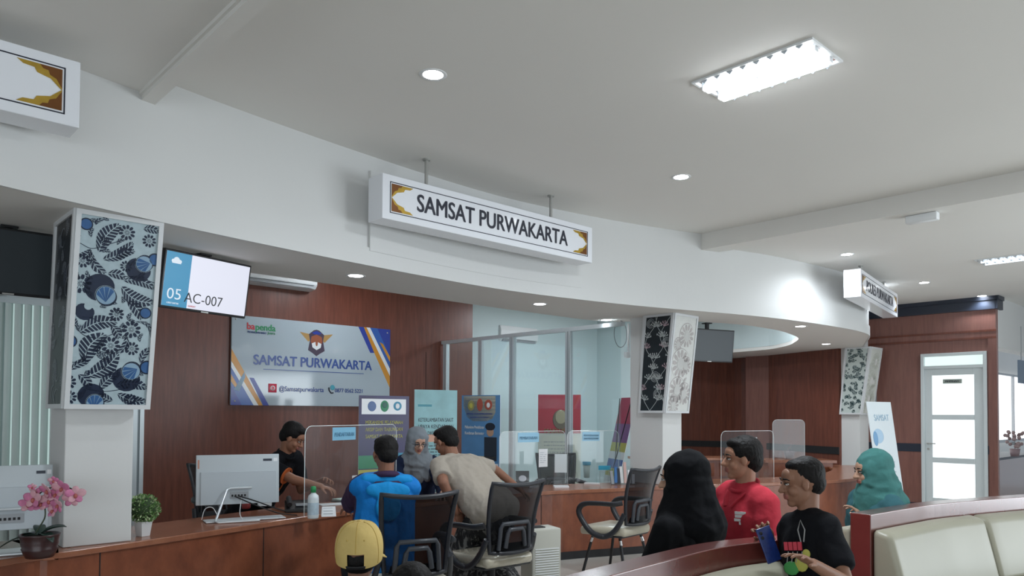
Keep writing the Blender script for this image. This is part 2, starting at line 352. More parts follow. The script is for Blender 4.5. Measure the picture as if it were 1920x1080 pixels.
# white framed door with three frosted panes and a transom
M_frost = mat('frosted_pane', (0.8, 0.85, 0.86), 0.5, emit=(0.90, 0.98, 1.0), es=1.05)
M_frame = mat('white_door_paint', (0.66, 0.72, 0.73), 0.4)
dr = MB(); w_ = x1 - x0
for a, b, c, d in ((0, .05, 0, 2.52), (w_ - .05, w_, 0, 2.52), (.05, w_ - .05, 2.47, 2.52), (.05, w_ - .05, 2.27, 2.32)): dr.box(a, b, -0.03, .1, c, d)
d1 = dr.build('door_1', M_frame, loc=(DX + .6828 * x0, DY - .7306 * x0, 0), rz=ANGV, bevel=.004); struct(d1)
lf = MB(); l0, l1 = .05, w_ - .05
for a, b, c, d in ((l0, l0 + .11, 0.01, 2.27), (l1 - .13, l1, 0.01, 2.27), (l0 + .11, l1 - .13, 2.165, 2.27), (l0 + .11, l1 - .13, 1.455, 1.535), (l0 + .11, l1 - .13, .765, .85), (l0 + .11, l1 - .13, .01, .2)): lf.box(a, b, 0.0, .045, c, d)
lo = lf.build('door_leaf', M_frame, d1, bevel=.004)
for c, d in ((1.535, 2.165), (.85, 1.455), (.2, .765)): MB().box(l0 + .11, l1 - .13, .018, .028, c, d).build('pane', M_frost, lo)
MB().box(.05, w_ - .05, .03, .04, 2.32, 2.47).build('transom_pane', mat('transom_pane', (.7, .8, .8), .3, emit=(.78, .9, .86), es=.72), d1)
h = MB(); h.cyl((l0 + .05, 0, 1.07), (l0 + .05, -.05, 1.07), .012); h.cyl((l0 + .04, -.05, 1.07), (l0 + .17, -.05, 1.07), .009); h.cyl((l0 + .05, 0, .98), (l0 + .05, -.01, .98), .018); h.build('door_handle', M_steel, lo)
np_ = MB(); np_.box(l0 + .27, l0 + .54, -.004, .016, 2.03, 2.1); pl = np_.build('name_plate', mat('plate_green', (.33, .38, .34), .4), lo); 
for q in range(7): pass
text('PIMPINAN', .035, M_ink, lo, l0 + .405, 2.065, -.006, .2, .02, name='lettering')
# white wall beyond the corner with a wide opening into a bright room
cx, cy = 7.4, 11.4
m = MB(); m.box(0.125, 5, 0.0, .2, 2.58, ZR); m.box(4.5, 5, 0.0, .2, 0, 2.58); o = m.build('wall_right_far', M_wall, loc=(cx, cy, 0), rz=ANG); struct(o)
m = MB(); m.box(-.5, 14, 1.9, 2.0, 0, ZR); struct(m.build('wall_bright_room', M_wall, loc=(cx, cy, 0), rz=ANG))
M_bright = mat('bright_window', (.9, .9, .9), .4, emit=(.96, .99, 1.0), es=1.5)
m = MB(); m.box(.0, 12.6, 1.82, 1.84, .95, 2.5); w2 = m.build('window_2', M_bright, loc=(cx, cy, 0), rz=ANG); struct(w2)
wf = MB()
for x in (0, 3.5, 6.2, 7.2, 8.6, 9.8, 11.5): wf.box(x, x + .05, 1.76, 1.83, .8, 2.55)
wf.box(0, 12.6, 1.76, 1.83, 2.5, 2.55); wf.box(0, 12.6, 1.76, 1.83, .88, .95)
wf.build('window_frame', mat('window_frame_grey', (.4, .42, .44), .4), w2)
# pillars
def pillar(c, wu, wv, name, z0=0):
    # c: the corner nearest the camera; runs wu along U and wv away from it
    m = MB(); m.box(0, wu, 0, wv, z0, ZM); o = m.build(name, M_wall, loc=(c[0], c[1], 0), rz=ANG, bevel=.006); return struct(o)
P1 = atz(117, 1028, ZC); P1.z = 0
pillar((P1.x, P1.y), .37, .37, 'wall_pillar_left', ZC + .001); pillar((1.70, 8.42), .37, .46, 'wall_pillar_middle', ZC + .001); pillar((5.75, 12.35), .37, .41, 'wall_pillar_right')

# ------------------------------------------------------------------ counter, one curved run
ce = [(-3.6, 1.2), (-3.25, 2.6)]
for px, py in ((0, 1050), (120, 1034), (340, 1003), (636, 960), (820, 940), (1017, 922), (1171, 915), (1325, 909), (1450, 905), (1570, 900)):
    p = atz(px, py, ZC); ce.append((p.x, p.y))
ce += [(4.75, 9.9), (5.35, 10.9), (5.6, 11.9)]
cs = [Vector((p.x, p.y)) for p in spline([(p[0], p[1], 0) for p in ce], 8)]
def counter_frame(q):   # nearest counter edge point and its inward normal
    i = min(range(len(cs)), key=lambda i: (cs[i] - Vector((q[0], q[1]))).length); t = (cs[min(i + 1, len(cs) - 1)] - cs[max(0, i - 1)]).normalized()
    return cs[i], t, Vector((-t.y, t.x))
cnt = empty('service_counter', 'long curved reddish wood service counter running past the pillars', 'counter')
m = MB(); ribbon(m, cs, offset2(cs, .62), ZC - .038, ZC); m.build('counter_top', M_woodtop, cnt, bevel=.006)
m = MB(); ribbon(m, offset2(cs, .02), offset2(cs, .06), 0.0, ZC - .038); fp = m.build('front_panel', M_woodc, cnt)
for px, py in ((190, 1020), (505, 985), (760, 945), (1022, 925), (1245, 912), (1541, 903)):
    p = atz(px, py, ZC); e, t, nn = counter_frame((p.x, p.y)); q = e + nn * .018
    Mx = Matrix.Translation((q.x, q.y, 0)) @ Matrix.Rotation(atan2(t.y, t.x), 4, 'Z'); MB().box(-.003, .003, -.001, .01, .08, ZC - .04, M=Mx).build('panel_joint', M_blackm, cnt)
m = MB(); ribbon(m, offset2(cs, .015), offset2(cs, .02), 0.0, .08); m.build('plinth', M_blackm, cnt)

# ------------------------------------------------------------------ aluminium and glass partition
gp = empty('glass_partition', 'aluminium framed glass partition between the mahogany wall and the middle pillar', 'partition', (-1.05, 11.27, 0), ANGV)
Lp = 3.45; 
xs = []
for px in (836, 902, 961, 1067):
    r = (px - 960) / FPX; xs.append((r * 11.27 + 1.05) / (.6828 + .7306 * r))
xs.append(Lp)
MB().box(0, Lp, -.03, .03, 2.55, 2.60).build('top_rail', M_alu, gp)
for i, x in enumerate(xs[:-1]):
    m = MB(); m.box(x - .04, x - .006, -.03, .03, 0, 2.55); m.box(x - .006, x + .006, -.026, .026, 0, 2.55, 1); m.box(x + .006, x + .04, -.03, .03, 0, 2.55); m.build('post', [M_alu, M_alud], gp)
for i in range(4): MB().box(xs[i] + .04, xs[i + 1] - .04, -.004, .004, .1, 2.55).build('pane', M_glass, gp)
MB().box(0, Lp, -.02, .02, .02, .1).build('bottom_rail', M_alu, gp)
# slim aluminium strip beside the left pillar
q = at(258, 800, 6.6); m = MB(); m.box(-.045, -.01, -.03, .03, 0, ZS); m.box(-.01, .01, -.02, .02, 0, ZS, 1); m.box(.01, .045, -.03, .03, 0, ZS)
tag(m.build('partition_post', [M_alu, M_alud], loc=(q.x, q.y, 0), rz=ANG), 'slim aluminium post standing just right of the left pillar', 'post')

# ------------------------------------------------------------------ lamps
def downlight(px, py, z, label, power=26, spread=140, grp=None):
    p = atz(px, py, z); o = empty('downlight', label, 'ceiling light', (p.x, p.y, z), 0, grp)
    m = MB(); m.lathe([(.06, -.002), (.078, -.004), (.082, 0.0), (.082, .003)]); m.build('trim_ring', M_white, o)
    m = MB(); m.lathe([(0.001, -.004), (.04, -.0045), (.06, -.002), (.06, .002)], seg=24); m.build('diffuser', M_lamp, o)
    l = bpy.data.lights.new('downlight_lamp', 'SPOT'); l.energy = power; l.spot_size = radians(spread); l.spot_blend = .6; l.shadow_soft_size = .06; l.color = (.86, .93, 1.0)
    lo = bpy.data.objects.new('downlight_lamp', l); COL.objects.link(lo); lo.parent = o; lo.location = (0, 0, -.02); return o
downlight(812, 140, ZM, 'round downlight in the high ceiling above the hanging sign, nearest the camera')
downlight(1277, 332, ZM, 'round downlight in the high ceiling right of the hanging sign')
downlight(1588, 477, ZR, 'round downlight by the bulkhead above the far hanging sign', 60, 165)
downlight(1733, 530, ZR, 'round downlight in the far ceiling between sign and cornice')
downlight(1841, 555, ZR, 'round downlight right above the dark blue cornice')
downlight(1641, 537, ZR, 'small round downlight just behind the far hanging sign')
downlight(667, 517, ZS, 'round downlight in the soffit above the blue logo wall board', 20)
downlight(1012, 570, ZS, 'round downlight in the soffit over the glass partition', 20)
downlight(1137, 600, ZS, 'small downlight in the soffit left of the middle pillar', 14)
downlight(1501, 612, ZS, 'downlight in the curved soffit above the right office, nearer one', 14)
downlight(1549, 645, ZS, 'downlight in the curved soffit above the right office, farther one', 14)
def troffer(c, label, on, power=60):
    o = empty('troffer_light', label, 'ceiling light', (c[0], c[1], c[2]), ANGV)
    Lx, Wy = .735, .375; m = MB(); t = .018
    for a, b, c_, d in ((0, Lx, 0, t), (0, Lx, Wy - t, Wy), (0, t, t, Wy - t), (Lx - t, Lx, t, Wy - t)): m.box(a, b, c_, d, -.012, .0)
    m.build('frame', M_white, o, bevel=.002)
    m = MB(); m.box(t, Lx - t, t, Wy - t, -.002, -.0005); m.build('reflector', mat('mirror_reflector', (.8, .85, .9), .12, .9), o)
    for y in (Wy * .27, Wy * .73):
        MB().cyl((t + .03, y, -.022), (Lx - t - .03, y, -.022), .0145 if not on else .03).build('tube_lamp', M_lamp if on else mat('tube_glow', (1, 1, 1), .4, emit=(.8, .9, 1), es=1.2), o)
        for e in (t + .005, Lx - t - .03): MB().box(e, e + .025, y - .02, y + .02, -.035, -.003).build('lamp_holder', M_white, o)
    for k in range(8):
        x = t + .06 + k * (Lx - .16) / 7
        m = MB()
        for y0, y1 in ((t, Wy / 2 - .01), (Wy / 2 + .01, Wy - t)): m.add([(x - .03, y0, -.004), (x + .03, y0, -.004), (x, y0, -.03), (x - .03, y1, -.004), (x + .03, y1, -.004), (x, y1, -.03)], [(0, 2, 5, 3), (2, 1, 4, 5), (0, 1, 2), (3, 5, 4)])
        m.build('louvre', mat('louvre_metal', (.75, .82, .88), .25, .6), o)
    if on:
        l = bpy.data.lights.new('troffer_lamp', 'AREA'); l.shape = 'RECTANGLE'; l.size = .6; l.size_y = .3; l.energy = power; l.color = (.86, .93, 1.0)
        lo = bpy.data.objects.new('troffer_lamp', l); COL.objects.link(lo); lo.parent = o; lo.location = (Lx / 2, Wy / 2, -.07)
    return o
troffer((-2.2, 9.3, ZM), 'troffer light in the back office hidden above the soffit', True, 11); troffer((1.0, 11.8, ZR), 'troffer light over the pale back wall hidden above the soffit', True, 36)  # two unseen troffers added to brighten the back office walls
troffer((3.2, 11.6, ZR), 'troffer light in the round recess of the right office', True, 20)  # unseen troffer added to brighten the recess
p = atz(1296, 153.5, ZM); troffer((p.x, p.y, ZM), 'brightly lit rectangular louvred troffer light in the high ceiling', True)
p = atz(1826, 487, ZR); troffer((p.x, p.y, ZR), 'rectangular louvred troffer light in the far right ceiling at the frame edge', False)
# small unit under the right ceiling step
p = at(1729, 391, 6.6); o = empty('emergency_light', 'small white box fixture hanging under the right ceiling', 'light fixture', (p.x, p.y, ZR - .02), ANGV)
m = MB(); m.rbox(-.13, .13, -.04, .04, -.10, -.03, .01); m.build('housing', M_white, o); m = MB(); m.box(-.125, .1, -.03, .03, -.03, -.015); m.build('mount_plate', M_grey, o)
MB().cyl((.12, 0, -.05), (.13, 0, .02), .006).build('antenna', M_grey, o)
MB().cyl((-.05, 0, -.02), (-.05, 0, .02), .03).build('bracket', M_grey, o)

# ------------------------------------------------------------------ hanging signs
def corner_orn(m, x, z, sx, sz, w, h):
    # stepped batik-style corner ornament, curling towards the middle
    pts = [(0, 0), (w, 0), (w * .86, h * .18), (w * .62, h * .22), (w * .56, h * .42), (w * .40, h * .50), (w * .26, h * .56), (w * .12, h * .8), (0, h)]
    poly = [(x + sx * a, z + sz * b) for a, b in pts]; m.xz(poly, -.0025, -.001, 0)
    poly = [(x + sx * a * .5, z + sz * b * .92) for a, b in pts]; m.xz(poly, -.0035, -.002, 1)
def hanging_sign(loc, rz, words, label, L=2.31, H=.331, T=.19, poles=(.46, 1.85), ztop=3.485, mirror=False):
    o = empty('hanging_sign', label, 'sign', loc, rz, None)
    MB().box(0, L, 0, T, 0, H).build('sign_box', M_sign, o, bevel=.005)
    b = MB(); x0, x1, z0, z1 = .065, L - .065, .05, H - .05
    for off, t in ((0, .006),):
        for a, c, d, e in ((x0, x1, z0, z0 + t), (x0, x1, z1 - t, z1), (x0, x0 + t, z0, z1), (x1 - t, x1, z0, z1)): b.box(a, c, -.002, .001, d, e)
    b.build('border_line', M_ink, o)
    w, h = .19, (z1 - z0) / 2 - .012
    for x, sx in ((x0 + .014, 1), (x1 - .014, -1)):
        for z, sz in ((z1 - .014, -1), (z0 + .014, 1)):
            m = MB(); corner_orn(m, x, z, sx, sz, w, h); m.build('corner_ornament', [M_gold, M_copper], o)
    if words: text(words, .185, M_ink, o, L / 2 - .02, H / 2 - .002, -.003, L * .72, .013 if 'SAMSAT' in words else .005)
    for x in poles:
        m = MB(); m.cyl((x, T / 2, H), (x, T / 2, ztop - loc[2]), .014); m.cyl((x, T / 2, ztop - loc[2] - .012), (x, T / 2, ztop - loc[2]), .03); m.build('hanging_rod', M_steel, o)
    return o
hanging_sign((-.946, 5.36, 2.925), ANG, 'SAMSAT PURWAKARTA', 'long white hanging sign reading SAMSAT PURWAKARTA with gold corners', ztop=ZM)
sl = Vector((-2.24 * .965, 3.68)) - Vector((U.x, U.y)) * 2.31
hanging_sign((sl.x, sl.y, 2.925), ANG, '', 'white hanging sign cut off by the left frame edge, copper corner ornament', ztop=ZL)
A3 = atan2(.8, .6)
c3 = Vector((4.70, 9.70)) - Vector((.6, .8)) * 1.155 + Vector((.8, -.6)) * .095
hanging_sign((c3.x, c3.y, 2.91), A3, 'POLRES PURWAKARTA', 'far white hanging sign seen at a steep angle reading POLRES PURWAKARTA', ztop=ZR)
# ================================================================== batik pillar boxes
def clip(poly, W_, H_):
    def cl(P, ins, inter):
        out = []
        for i in range(len(P)):
            a, b = P[i - 1], P[i]
            if ins(b):
                if not ins(a): out.append(inter(a, b))
                out.append(b)
            elif ins(a): out.append(inter(a, b))
        return out
    def ix(v): return lambda a, b: (v, a[1] + (b[1] - a[1]) * (v - a[0]) / (b[0] - a[0]))
    def iy(v): return lambda a, b: (a[0] + (b[0] - a[0]) * (v - a[1]) / (b[1] - a[1]), v)
    for ins, inter in ((lambda p: p[0] >= 0, ix(0)), (lambda p: p[0] <= W_, ix(W_)), (lambda p: p[1] >= 0, iy(0)), (lambda p: p[1] <= H_, iy(H_))):
        if len(poly) < 3: return []
        poly = cl(poly, ins, inter)
    return poly
class Batik:
    def __init__(s, W_, H_): s.W = W_; s.H = H_; s.p = []
    def add(s, poly, mi, lay=1):
        q = clip(poly, s.W, s.H)
        if len(q) >= 3: s.p.append((q, mi, lay))
    def leaf(s, x0, y0, x1, y1, w, n=8, mi=1, bend=.15, lay=1):
        a = Vector((x0, y0)); b = Vector((x1, y1)); d = b - a; L = d.length; d.normalize(); nn = Vector((-d.y, d.x))
        def sp(t): return a + d * L * t + nn * (bend * L * sin(pi * t))
        def wd(t): return w * (sin(pi * min(1, t * .92 + .06)) ** .7)
        for sd in (-1, 1):
            for k in range(n):
                t0 = (k + .12) / n; t1 = (k + .82) / n; sh = .9 / n
                p = [sp(t0) + nn * sd * w * .06, sp(t1) + nn * sd * w * .06, sp(min(1, t1 + sh)) + nn * sd * wd(min(1, t1 + sh * .6)), sp(min(1, t0 + sh)) + nn * sd * wd(min(1, t0 + sh * .6))]
                s.add([tuple(q) for q in p], mi, lay)
    def flower(s, x, y, r, n=9, mi=1, ph=0.0):
        for k in range(n):
            t = 2 * pi * k / n + ph; h = pi / n * .82
            q = []
            for rr, dt in ((.42, -.55), (.72, -1), (.98, -.55), (1.0, .0), (.98, .55), (.72, 1), (.42, .55), (.52, .0)): q.append((x + r * rr * cos(t + h * dt), y + r * rr * sin(t + h * dt)))
            s.add(q, mi)
            q = [(x + r * rr * cos(t + dt), y + r * rr * sin(t + dt)) for rr, dt in ((.10, -.2), (.34, -.1), (.34, .1), (.10, .2))]; s.add(q, mi)
    def disc(s, x, y, r, mi, n=18, lay=1, sx=1.0):
        s.add([(x + sx * r * cos(2 * pi * k / n), y + r * sin(2 * pi * k / n)) for k in range(n)], mi, lay)
    def arc(s, x, y, r, t0, t1, w, mi=1, n=14, lay=1):
        for k in range(n):
            a = t0 + (t1 - t0) * k / n; b = t0 + (t1 - t0) * (k + 1) / n
            f = lambda t: w * sin(pi * (t - t0) / (t1 - t0)) + w * .08
            s.add([(x + (r) * cos(a), y + r * sin(a)), (x + (r + f(a)) * cos(a), y + (r + f(a)) * sin(a)), (x + (r + f(b)) * cos(b), y + (r + f(b)) * sin(b)), (x + r * cos(b), y + r * sin(b))], mi, lay)
    def shell(s, x, y, r, ph, dark=1, blue=2, pale=3):
        s.arc(x, y, r * .62, ph + .4, ph + pi + .2, r * .75, dark)
        s.disc(x, y, r * .60, dark, lay=1); s.disc(x, y, r * .56, pale, lay=2)
        for k in range(4):
            a0 = ph + .25 + k * .68 - .1; a1 = a0 + .56; bx, by = x - r * .42 * cos(ph + 1.2), y - r * .42 * sin(ph + 1.2)
            s.add([(bx, by)] + [(x + r * .52 * cos(a0 + (a1 - a0) * q / 5), y + r * .52 * sin(a0 + (a1 - a0) * q / 5)) for q in range(6)], blue, 3)
        s.arc(x, y, r * .60, ph + pi + .4, ph + 2 * pi, r * .08, dark)
    def vine(s, pts, w, mi=1, lay=1):
        P = spline([(p[0], p[1], 0) for p in pts], 8)
        for i in range(len(P) - 1):
            d = (P[i + 1] - P[i]); 
            if d.length < 1e-6: continue
            d.normalize(); nn = Vector((-d.y, d.x, 0)) * w / 2; s.add([(P[i] - nn)[:2], (P[i + 1] - nn)[:2], (P[i + 1] + nn)[:2], (P[i] + nn)[:2]], mi, lay)
    def build(s, name, mats, parent, org, ex, ez):
        n = ex.cross(ez).normalized(); m = MB()
        P = lambda x, z, l: org + ex * x + ez * z + n * l
        if n.y > 0 and abs(ex.x) > .5: n = -n
        m.add([P(0, 0, 0), P(s.W, 0, 0), P(s.W, s.H, 0), P(0, s.H, 0)], [(0, 1, 2, 3)], 0)
        for q, mi, lay in s.p: m.add([P(a, b, .0012 * lay) for a, b in q], [tuple(range(len(q)))], mi)
        return m.build(name, mats, parent)
M_bground = mat('batik_ground', (.40, .50, .54), .25, var=.18, vscale=22)
M_bnavy = mat('batik_navy', (.012, .022, .05), .3, var=.3, vscale=14)
M_bblue = mat('batik_blue', (.035, .11, .27), .3, var=.3, vscale=20)
M_bpale = mat('batik_pale_blue', (.25, .38, .50), .3)
M_bblack = mat('batik_black', (.012, .018, .024), .3, var=.3, vscale=30)
M_bline = mat('batik_line', (.50, .54, .54), .3)
M_bpink = mat('batik_pink', (.50, .36, .40), .3)
M_bcream = mat('batik_cream', (.68, .69, .66), .2, var=.08, vscale=15)
M_btan = mat('batik_tan', (.46, .43, .42), .25, var=.25, vscale=18)
M_bteal = mat('batik_teal', (.02, .06, .065), .3)
M_boxw = mat('box_frame', (.66, .68, .69), .35)
def batik_box(label, corner, lean, dt, db, fpat, spat, fm, sm, Wd=.46, H=1.11):
    o = empty('pillar_box', label, 'pillar cladding', (corner[0], corner[1], ZS - H), ANG)
    # 8 corners: front leans out towards the top
    b = [Vector((0, lean, 0)), Vector((Wd, lean, 0)), Vector((Wd, lean + db, 0)), Vector((0, lean + db, 0))]
    t = [Vector((0, 0, H)), Vector((Wd, 0, H)), Vector((Wd, dt, H)), Vector((0, dt, H))]
    m = MB(); m.add(b + t, [(0, 3, 2, 1), (4, 5, 6, 7), (0, 1, 5, 4), (1, 2, 6, 5), (2, 3, 7, 6), (3, 0, 4, 7)])
    m.build('case', M_boxw, o)
    def bars(c00, c10, c11, c01, name):
        e1 = (c10 - c00).normalized(); e2 = (c01 - c00).normalized(); n = e1.cross(e2).normalized(); w = .026; t_ = .012
        m = MB()
        def quad(a, b_, c, d): m.add([a, b_, c, d, a + n * t_, b_ + n * t_, c + n * t_, d + n * t_], [(3, 2, 1, 0), (4, 5, 6, 7), (0, 1, 5, 4), (1, 2, 6, 5), (2, 3, 7, 6), (3, 0, 4, 7)])
        ux = (c10 - c00) ; uz0 = (c01 - c00); uz1 = (c11 - c10)
        quad(c00, c10, c10 + uz1 * .024, c00 + uz0 * .024); quad(c01 - uz0 * .024, c11 - uz1 * .024, c11, c01)
        fw = w / ux.length
        tl = c11 - c01
        quad(c00 + uz0 * .024, c00 + ux * fw + uz0 * .024, c01 + tl * fw - uz0 * .024, c01 - uz0 * .024); quad(c10 - ux * fw + uz1 * .024, c10 + uz1 * .024, c11 - uz1 * .024, c11 - tl * fw - uz1 * .024)
        m.build(name, M_boxw, o)
    bars(b[0], b[1], t[1], t[0], 'front_frame'); bars(b[3], b[0], t[0], t[3], 'side_frame')
    up = (t[0] - b[0]); Lf = up.length; up.normalize()
    B = Batik(Wd - .05, Lf - .05); fpat(B); B.build('batik_front_panel', fm, o, b[0] + Vector((.025, 0, 0)) + up * .025 + Vector((0, -.001, 0)), Vector((1, 0, 0)), up)
    # side panel: local x runs from back to front corner
    B = Batik(min(dt, db) - .03, Lf - .05); spat(B)
    b3 = b[3]; ex = (b[0] - b[3]).normalized(); ez = ((t[3] + t[0]) / 2 - (b[3] + b[0]) / 2).normalized(); ez.x = 0
    B.build('batik_side_panel', sm, o, b3 + ex * .015 + ez * .025 + Vector((-.003, 0, 0)), ex, ez); return o
def pat_blue(B):
    W_, H_ = B.W, B.H
    def c(x, y): return ((x - 362) / 428 * W_, (1022 - y) / 992 * H_)
    k = W_ / 428
    for x0, y0, x1, y1, w, bd in ((465, 215, 570, 55, 34, .1), (490, 250, 650, 140, 26, -.1), (560, 235, 660, 180, 22, .1), (610, 345, 790, 370, 24, .12), (600, 380, 790, 450, 34, -.15), (640, 450, 730, 545, 26, .1), (395, 640, 590, 570, 34, .12), (428, 800, 530, 640, 44, .15), (448, 872, 610, 740, 40, -.1), (360, 840, 450, 790, 18, .1), (520, 940, 620, 850, 26, .1), (610, 915, 790, 925, 28, .12), (620, 960, 790, 1000, 26, -.1), (380, 610, 350, 560, 16, .1), (425, 205, 365, 250, 20, .2), (430, 240, 510, 320, 20, -.15), (520, 320, 620, 330, 22, .1), (400, 860, 470, 940, 22, .1), (520, 660, 470, 740, 14, .1), (560, 590, 610, 660, 22, .1), (690, 560, 790, 640, 10, .3), (520, 150, 470, 140, 16, .1), (650, 640, 600, 740, 18, .2), (700, 60, 790, 60, 20, .1), (600, 1000, 520, 960, 20, .1), (740, 790, 790, 700, 18, .1)):
        a, b = c(x0, y0), c(x1, y1); B.leaf(a[0], a[1], b[0], b[1], w * k * 1.3, max(5, int(((x1 - x0) ** 2 + (y1 - y0) ** 2) ** .5 / 19)), 1, bd)
    for x, y, r in ((612, 92, 46), (740, 118, 40), (385, 268, 42), (385, 388, 56), (585, 530, 42), (675, 605, 54), (565, 700, 54), (685, 710, 42), (350, 905, 44), (360, 985, 42), (620, 270, 34), (600, 850, 30), (700, 990, 34)):
        p = c(x, y); B.flower(p[0], p[1], r * k, 10, 1, x * .1)
    for x, y, r, ph in ((720, 245, 84, 2.2), (520, 435, 96, .4), (690, 835, 92, 2.4), (500, 1010, 84, .2)):
        p = c(x, y); B.shell(p[0], p[1], r * k, ph)
    p = c(430, 500); B.arc(p[0], p[1], 22 * k, 2.6, 5.9, 62 * k, 1)
    for x, y, r in ((748, 510, 36), (345, 690, 40), (392, 80, 36), (780, 215, 40), (780, 810, 44)):
        p = c(x, y); B.disc(p[0], p[1], r * k, 1, lay=1); B.disc(p[0], p[1], r * k * .8, 2, lay=2)
    random.seed(31)
    for q in range(46):
        x, y = random.uniform(365, 785), random.uniform(35, 1015); a, b = c(x, y); t = random.uniform(0, 6.28); L = random.uniform(.035, .06)
        B.leaf(a, b, a + L * cos(t), b + L * sin(t), .012, 4, 1, .2)
    for pts in (((362, 180), (430, 200), (520, 165), (600, 130)), ((362, 600), (420, 655), (520, 660), (640, 600)), ((400, 560), (450, 560), (520, 590)), ((600, 330), (660, 320), (790, 340)), ((362, 800), (430, 790), (440, 720)), ((450, 940), (540, 950), (620, 940), (700, 920))):
        B.vine([c(*p) for p in pts], 4 * k, 1)
def pat_dark(B):
    random.seed(5)
    for k in range(26):
        x, y = random.uniform(0, B.W), random.uniform(0, B.H); a = random.uniform(0, 6.28); L = random.uniform(.06, .12)
        B.leaf(x, y, x + L * cos(a), y + L * sin(a), .028, 6, random.choice((1, 1, 2)), .15)
    for k in range(8): B.arc(random.uniform(0, B.W), random.uniform(0, B.H), .05, random.uniform(0, 3), random.uniform(4, 6), .012, 1)
def pat_vine(B):
    W_, H_ = B.W, B.H; random.seed(11)
    for x in (.25, .6, .85):
        pts = [(W_ * (x + .22 * sin(j * 1.35 + x * 9)), H_ * j / 9) for j in range(10)]; B.vine(pts, .006, 1)
        for j in range(1, 9):
            px, pz = pts[j]; mi = 2 if (j + int(x * 10)) % 4 == 0 else 1
            for q in range(-2, 3):
                a = 1.4 + q * .55; l = .055; B.vine([(px, pz), (px + l * .5 * cos(a) + .008, pz + l * .5 * sin(a)), (px + l * cos(a), pz + l * sin(a))], .007, mi)
                B.disc(px + l * cos(a), pz + l * sin(a), .012, mi, 8, 1, .6)
    for x, z, r in ((.55, .36, .055), (.2, .93, .05), (.9, .72, .05), (.7, .18, .05)):
        for f in (1, .7, .4): B.arc(W_ * x, H_ * z, r * f, 0, 6.28, .0055, 1)
def pat_pale(B):
    W_, H_ = B.W, B.H
    for x, z, r in ((.62, .80, .13), (.45, .50, .16), (.7, .48, .1), (.4, .22, .14), (.75, .18, .12), (.25, .7, .07), (.3, .05, .1)):
        B.flower(W_ * x, H_ * z, r, 12, 1, z * 3); B.disc(W_ * x, H_ * z, r * .42, 2, 16, 2); B.flower(W_ * x, H_ * z, r * .38, 7, 0, 0)
        B.arc(W_ * x, H_ * z, r * 1.06, .5, 4.4, .012, 1)
    for j in range(7): B.leaf(W_ * (.1 + .12 * j), H_ * (.08 + .1 * (j % 3)), W_ * (.3 + .1 * j), H_ * (.16 + .1 * (j % 3)), .02, 6, 1, .2)
def pat_black_leaf(B):
    random.seed(4); W_, H_ = B.W, B.H
    for j in range(15):
        for x in (.12, .42, .72, .95):
            a = random.uniform(.2, 1.4) + (1.7 if random.random() < .5 else 0); z = H_ * (j + random.random()) / 15; L = random.uniform(.05, .1)
            B.leaf(W_ * x, z, W_ * x + L * cos(a), z + L * sin(a), .03, 4, 1, .15); B.disc(W_ * x + random.uniform(-.03, .03), z + .03, .012, 1, 7)
batik_box('tall batik pillar box, large navy leaves and flowers on pale blue, on the left pillar', (-2.415, 4.10), .19, .48, .40, pat_blue, pat_dark, [M_bground, M_bnavy, M_bblue, M_bpale], [M_bblack, mat('batik_grey', (.16, .18, .21), .3), mat('batik_slate', (.08, .10, .14), .3)])
batik_box('batik pillar box with black vine side and pale medallion front, on the middle pillar', (1.79, 8.22), .13, .42, .36, pat_pale, pat_vine, [M_bcream, M_btan, mat('batik_silver', (.56, .56, .54), .25)], [M_bblack, M_bline, M_bpink])
batik_box('batik pillar box with small black leaves on white, on the far right pillar', (5.85, 12.15), .16, .42, .36, pat_pale, pat_black_leaf, [mat('batik_ivory', (.62, .65, .60), .3), mat('batik_sage', (.50, .53, .47), .3), M_bcream], [mat('batik_mint', (.55, .62, .59), .3), M_bteal])

# ================================================================== wall board
wall_n = Vector((sin(ANG), -cos(ANG), 0)); WO = Vector((p0[0], p0[1], 0))
def wl(px, py, off=0.0):    # point of the mahogany wall seen at a pixel, in wall coordinates (x along the wall, z)
    d = ray(px, py); o = Vector((0, 0, EYE)); q = o + d * ((WO + wall_n * off - o).dot(wall_n) / d.dot(wall_n)); r = q - WO
    return (r.dot(U), r.z)
bx0 = wl(431, 675)[0]; bx1 = wl(728, 690)[0]; bz1 = (wl(432, 592)[1] + wl(728, 617)[1]) / 2; bz0 = (wl(430, 757)[1] + wl(728, 765)[1]) / 2
BW, BH = bx1 - bx0, bz1 - bz0
org = WO + U * bx0 + wall_n * .04; board = empty('wall_board', 'glossy white wall board reading SAMSAT PURWAKARTA with blue and orange corners', 'sign board', (org.x, org.y, bz0), ANG)
M_board = mat('board_acrylic', (.44, .51, .56), .08, spec=.5, coat=.3)
MB().box(0, BW, 0, .03, 0, BH).build('panel', M_board, board, bevel=.003)
def bl(x, y):   # 6x zoom coordinates of the photograph -> board coordinates
    a, b = wl(440 + x / 6, 590 + y / 6, .04); return (a - bx0, b - bz0)
M_rblue = mat('print_royal_blue', (.035, .06, .33), .2); M_mblue = mat('print_mid_blue', (.04, .12, .42), .2); M_orange = mat('print_orange', (.62, .27, .03), .2); M_pwhite = mat('print_white', (.8, .82, .84), .2)
m = MB()
def bpoly(pts, mi, lay):
    q = clip([bl(*p) for p in pts], BW, BH)
    if len(q) > 2: m.xz(q, -.0006 * lay - .0006, -.0006 * lay, mi)
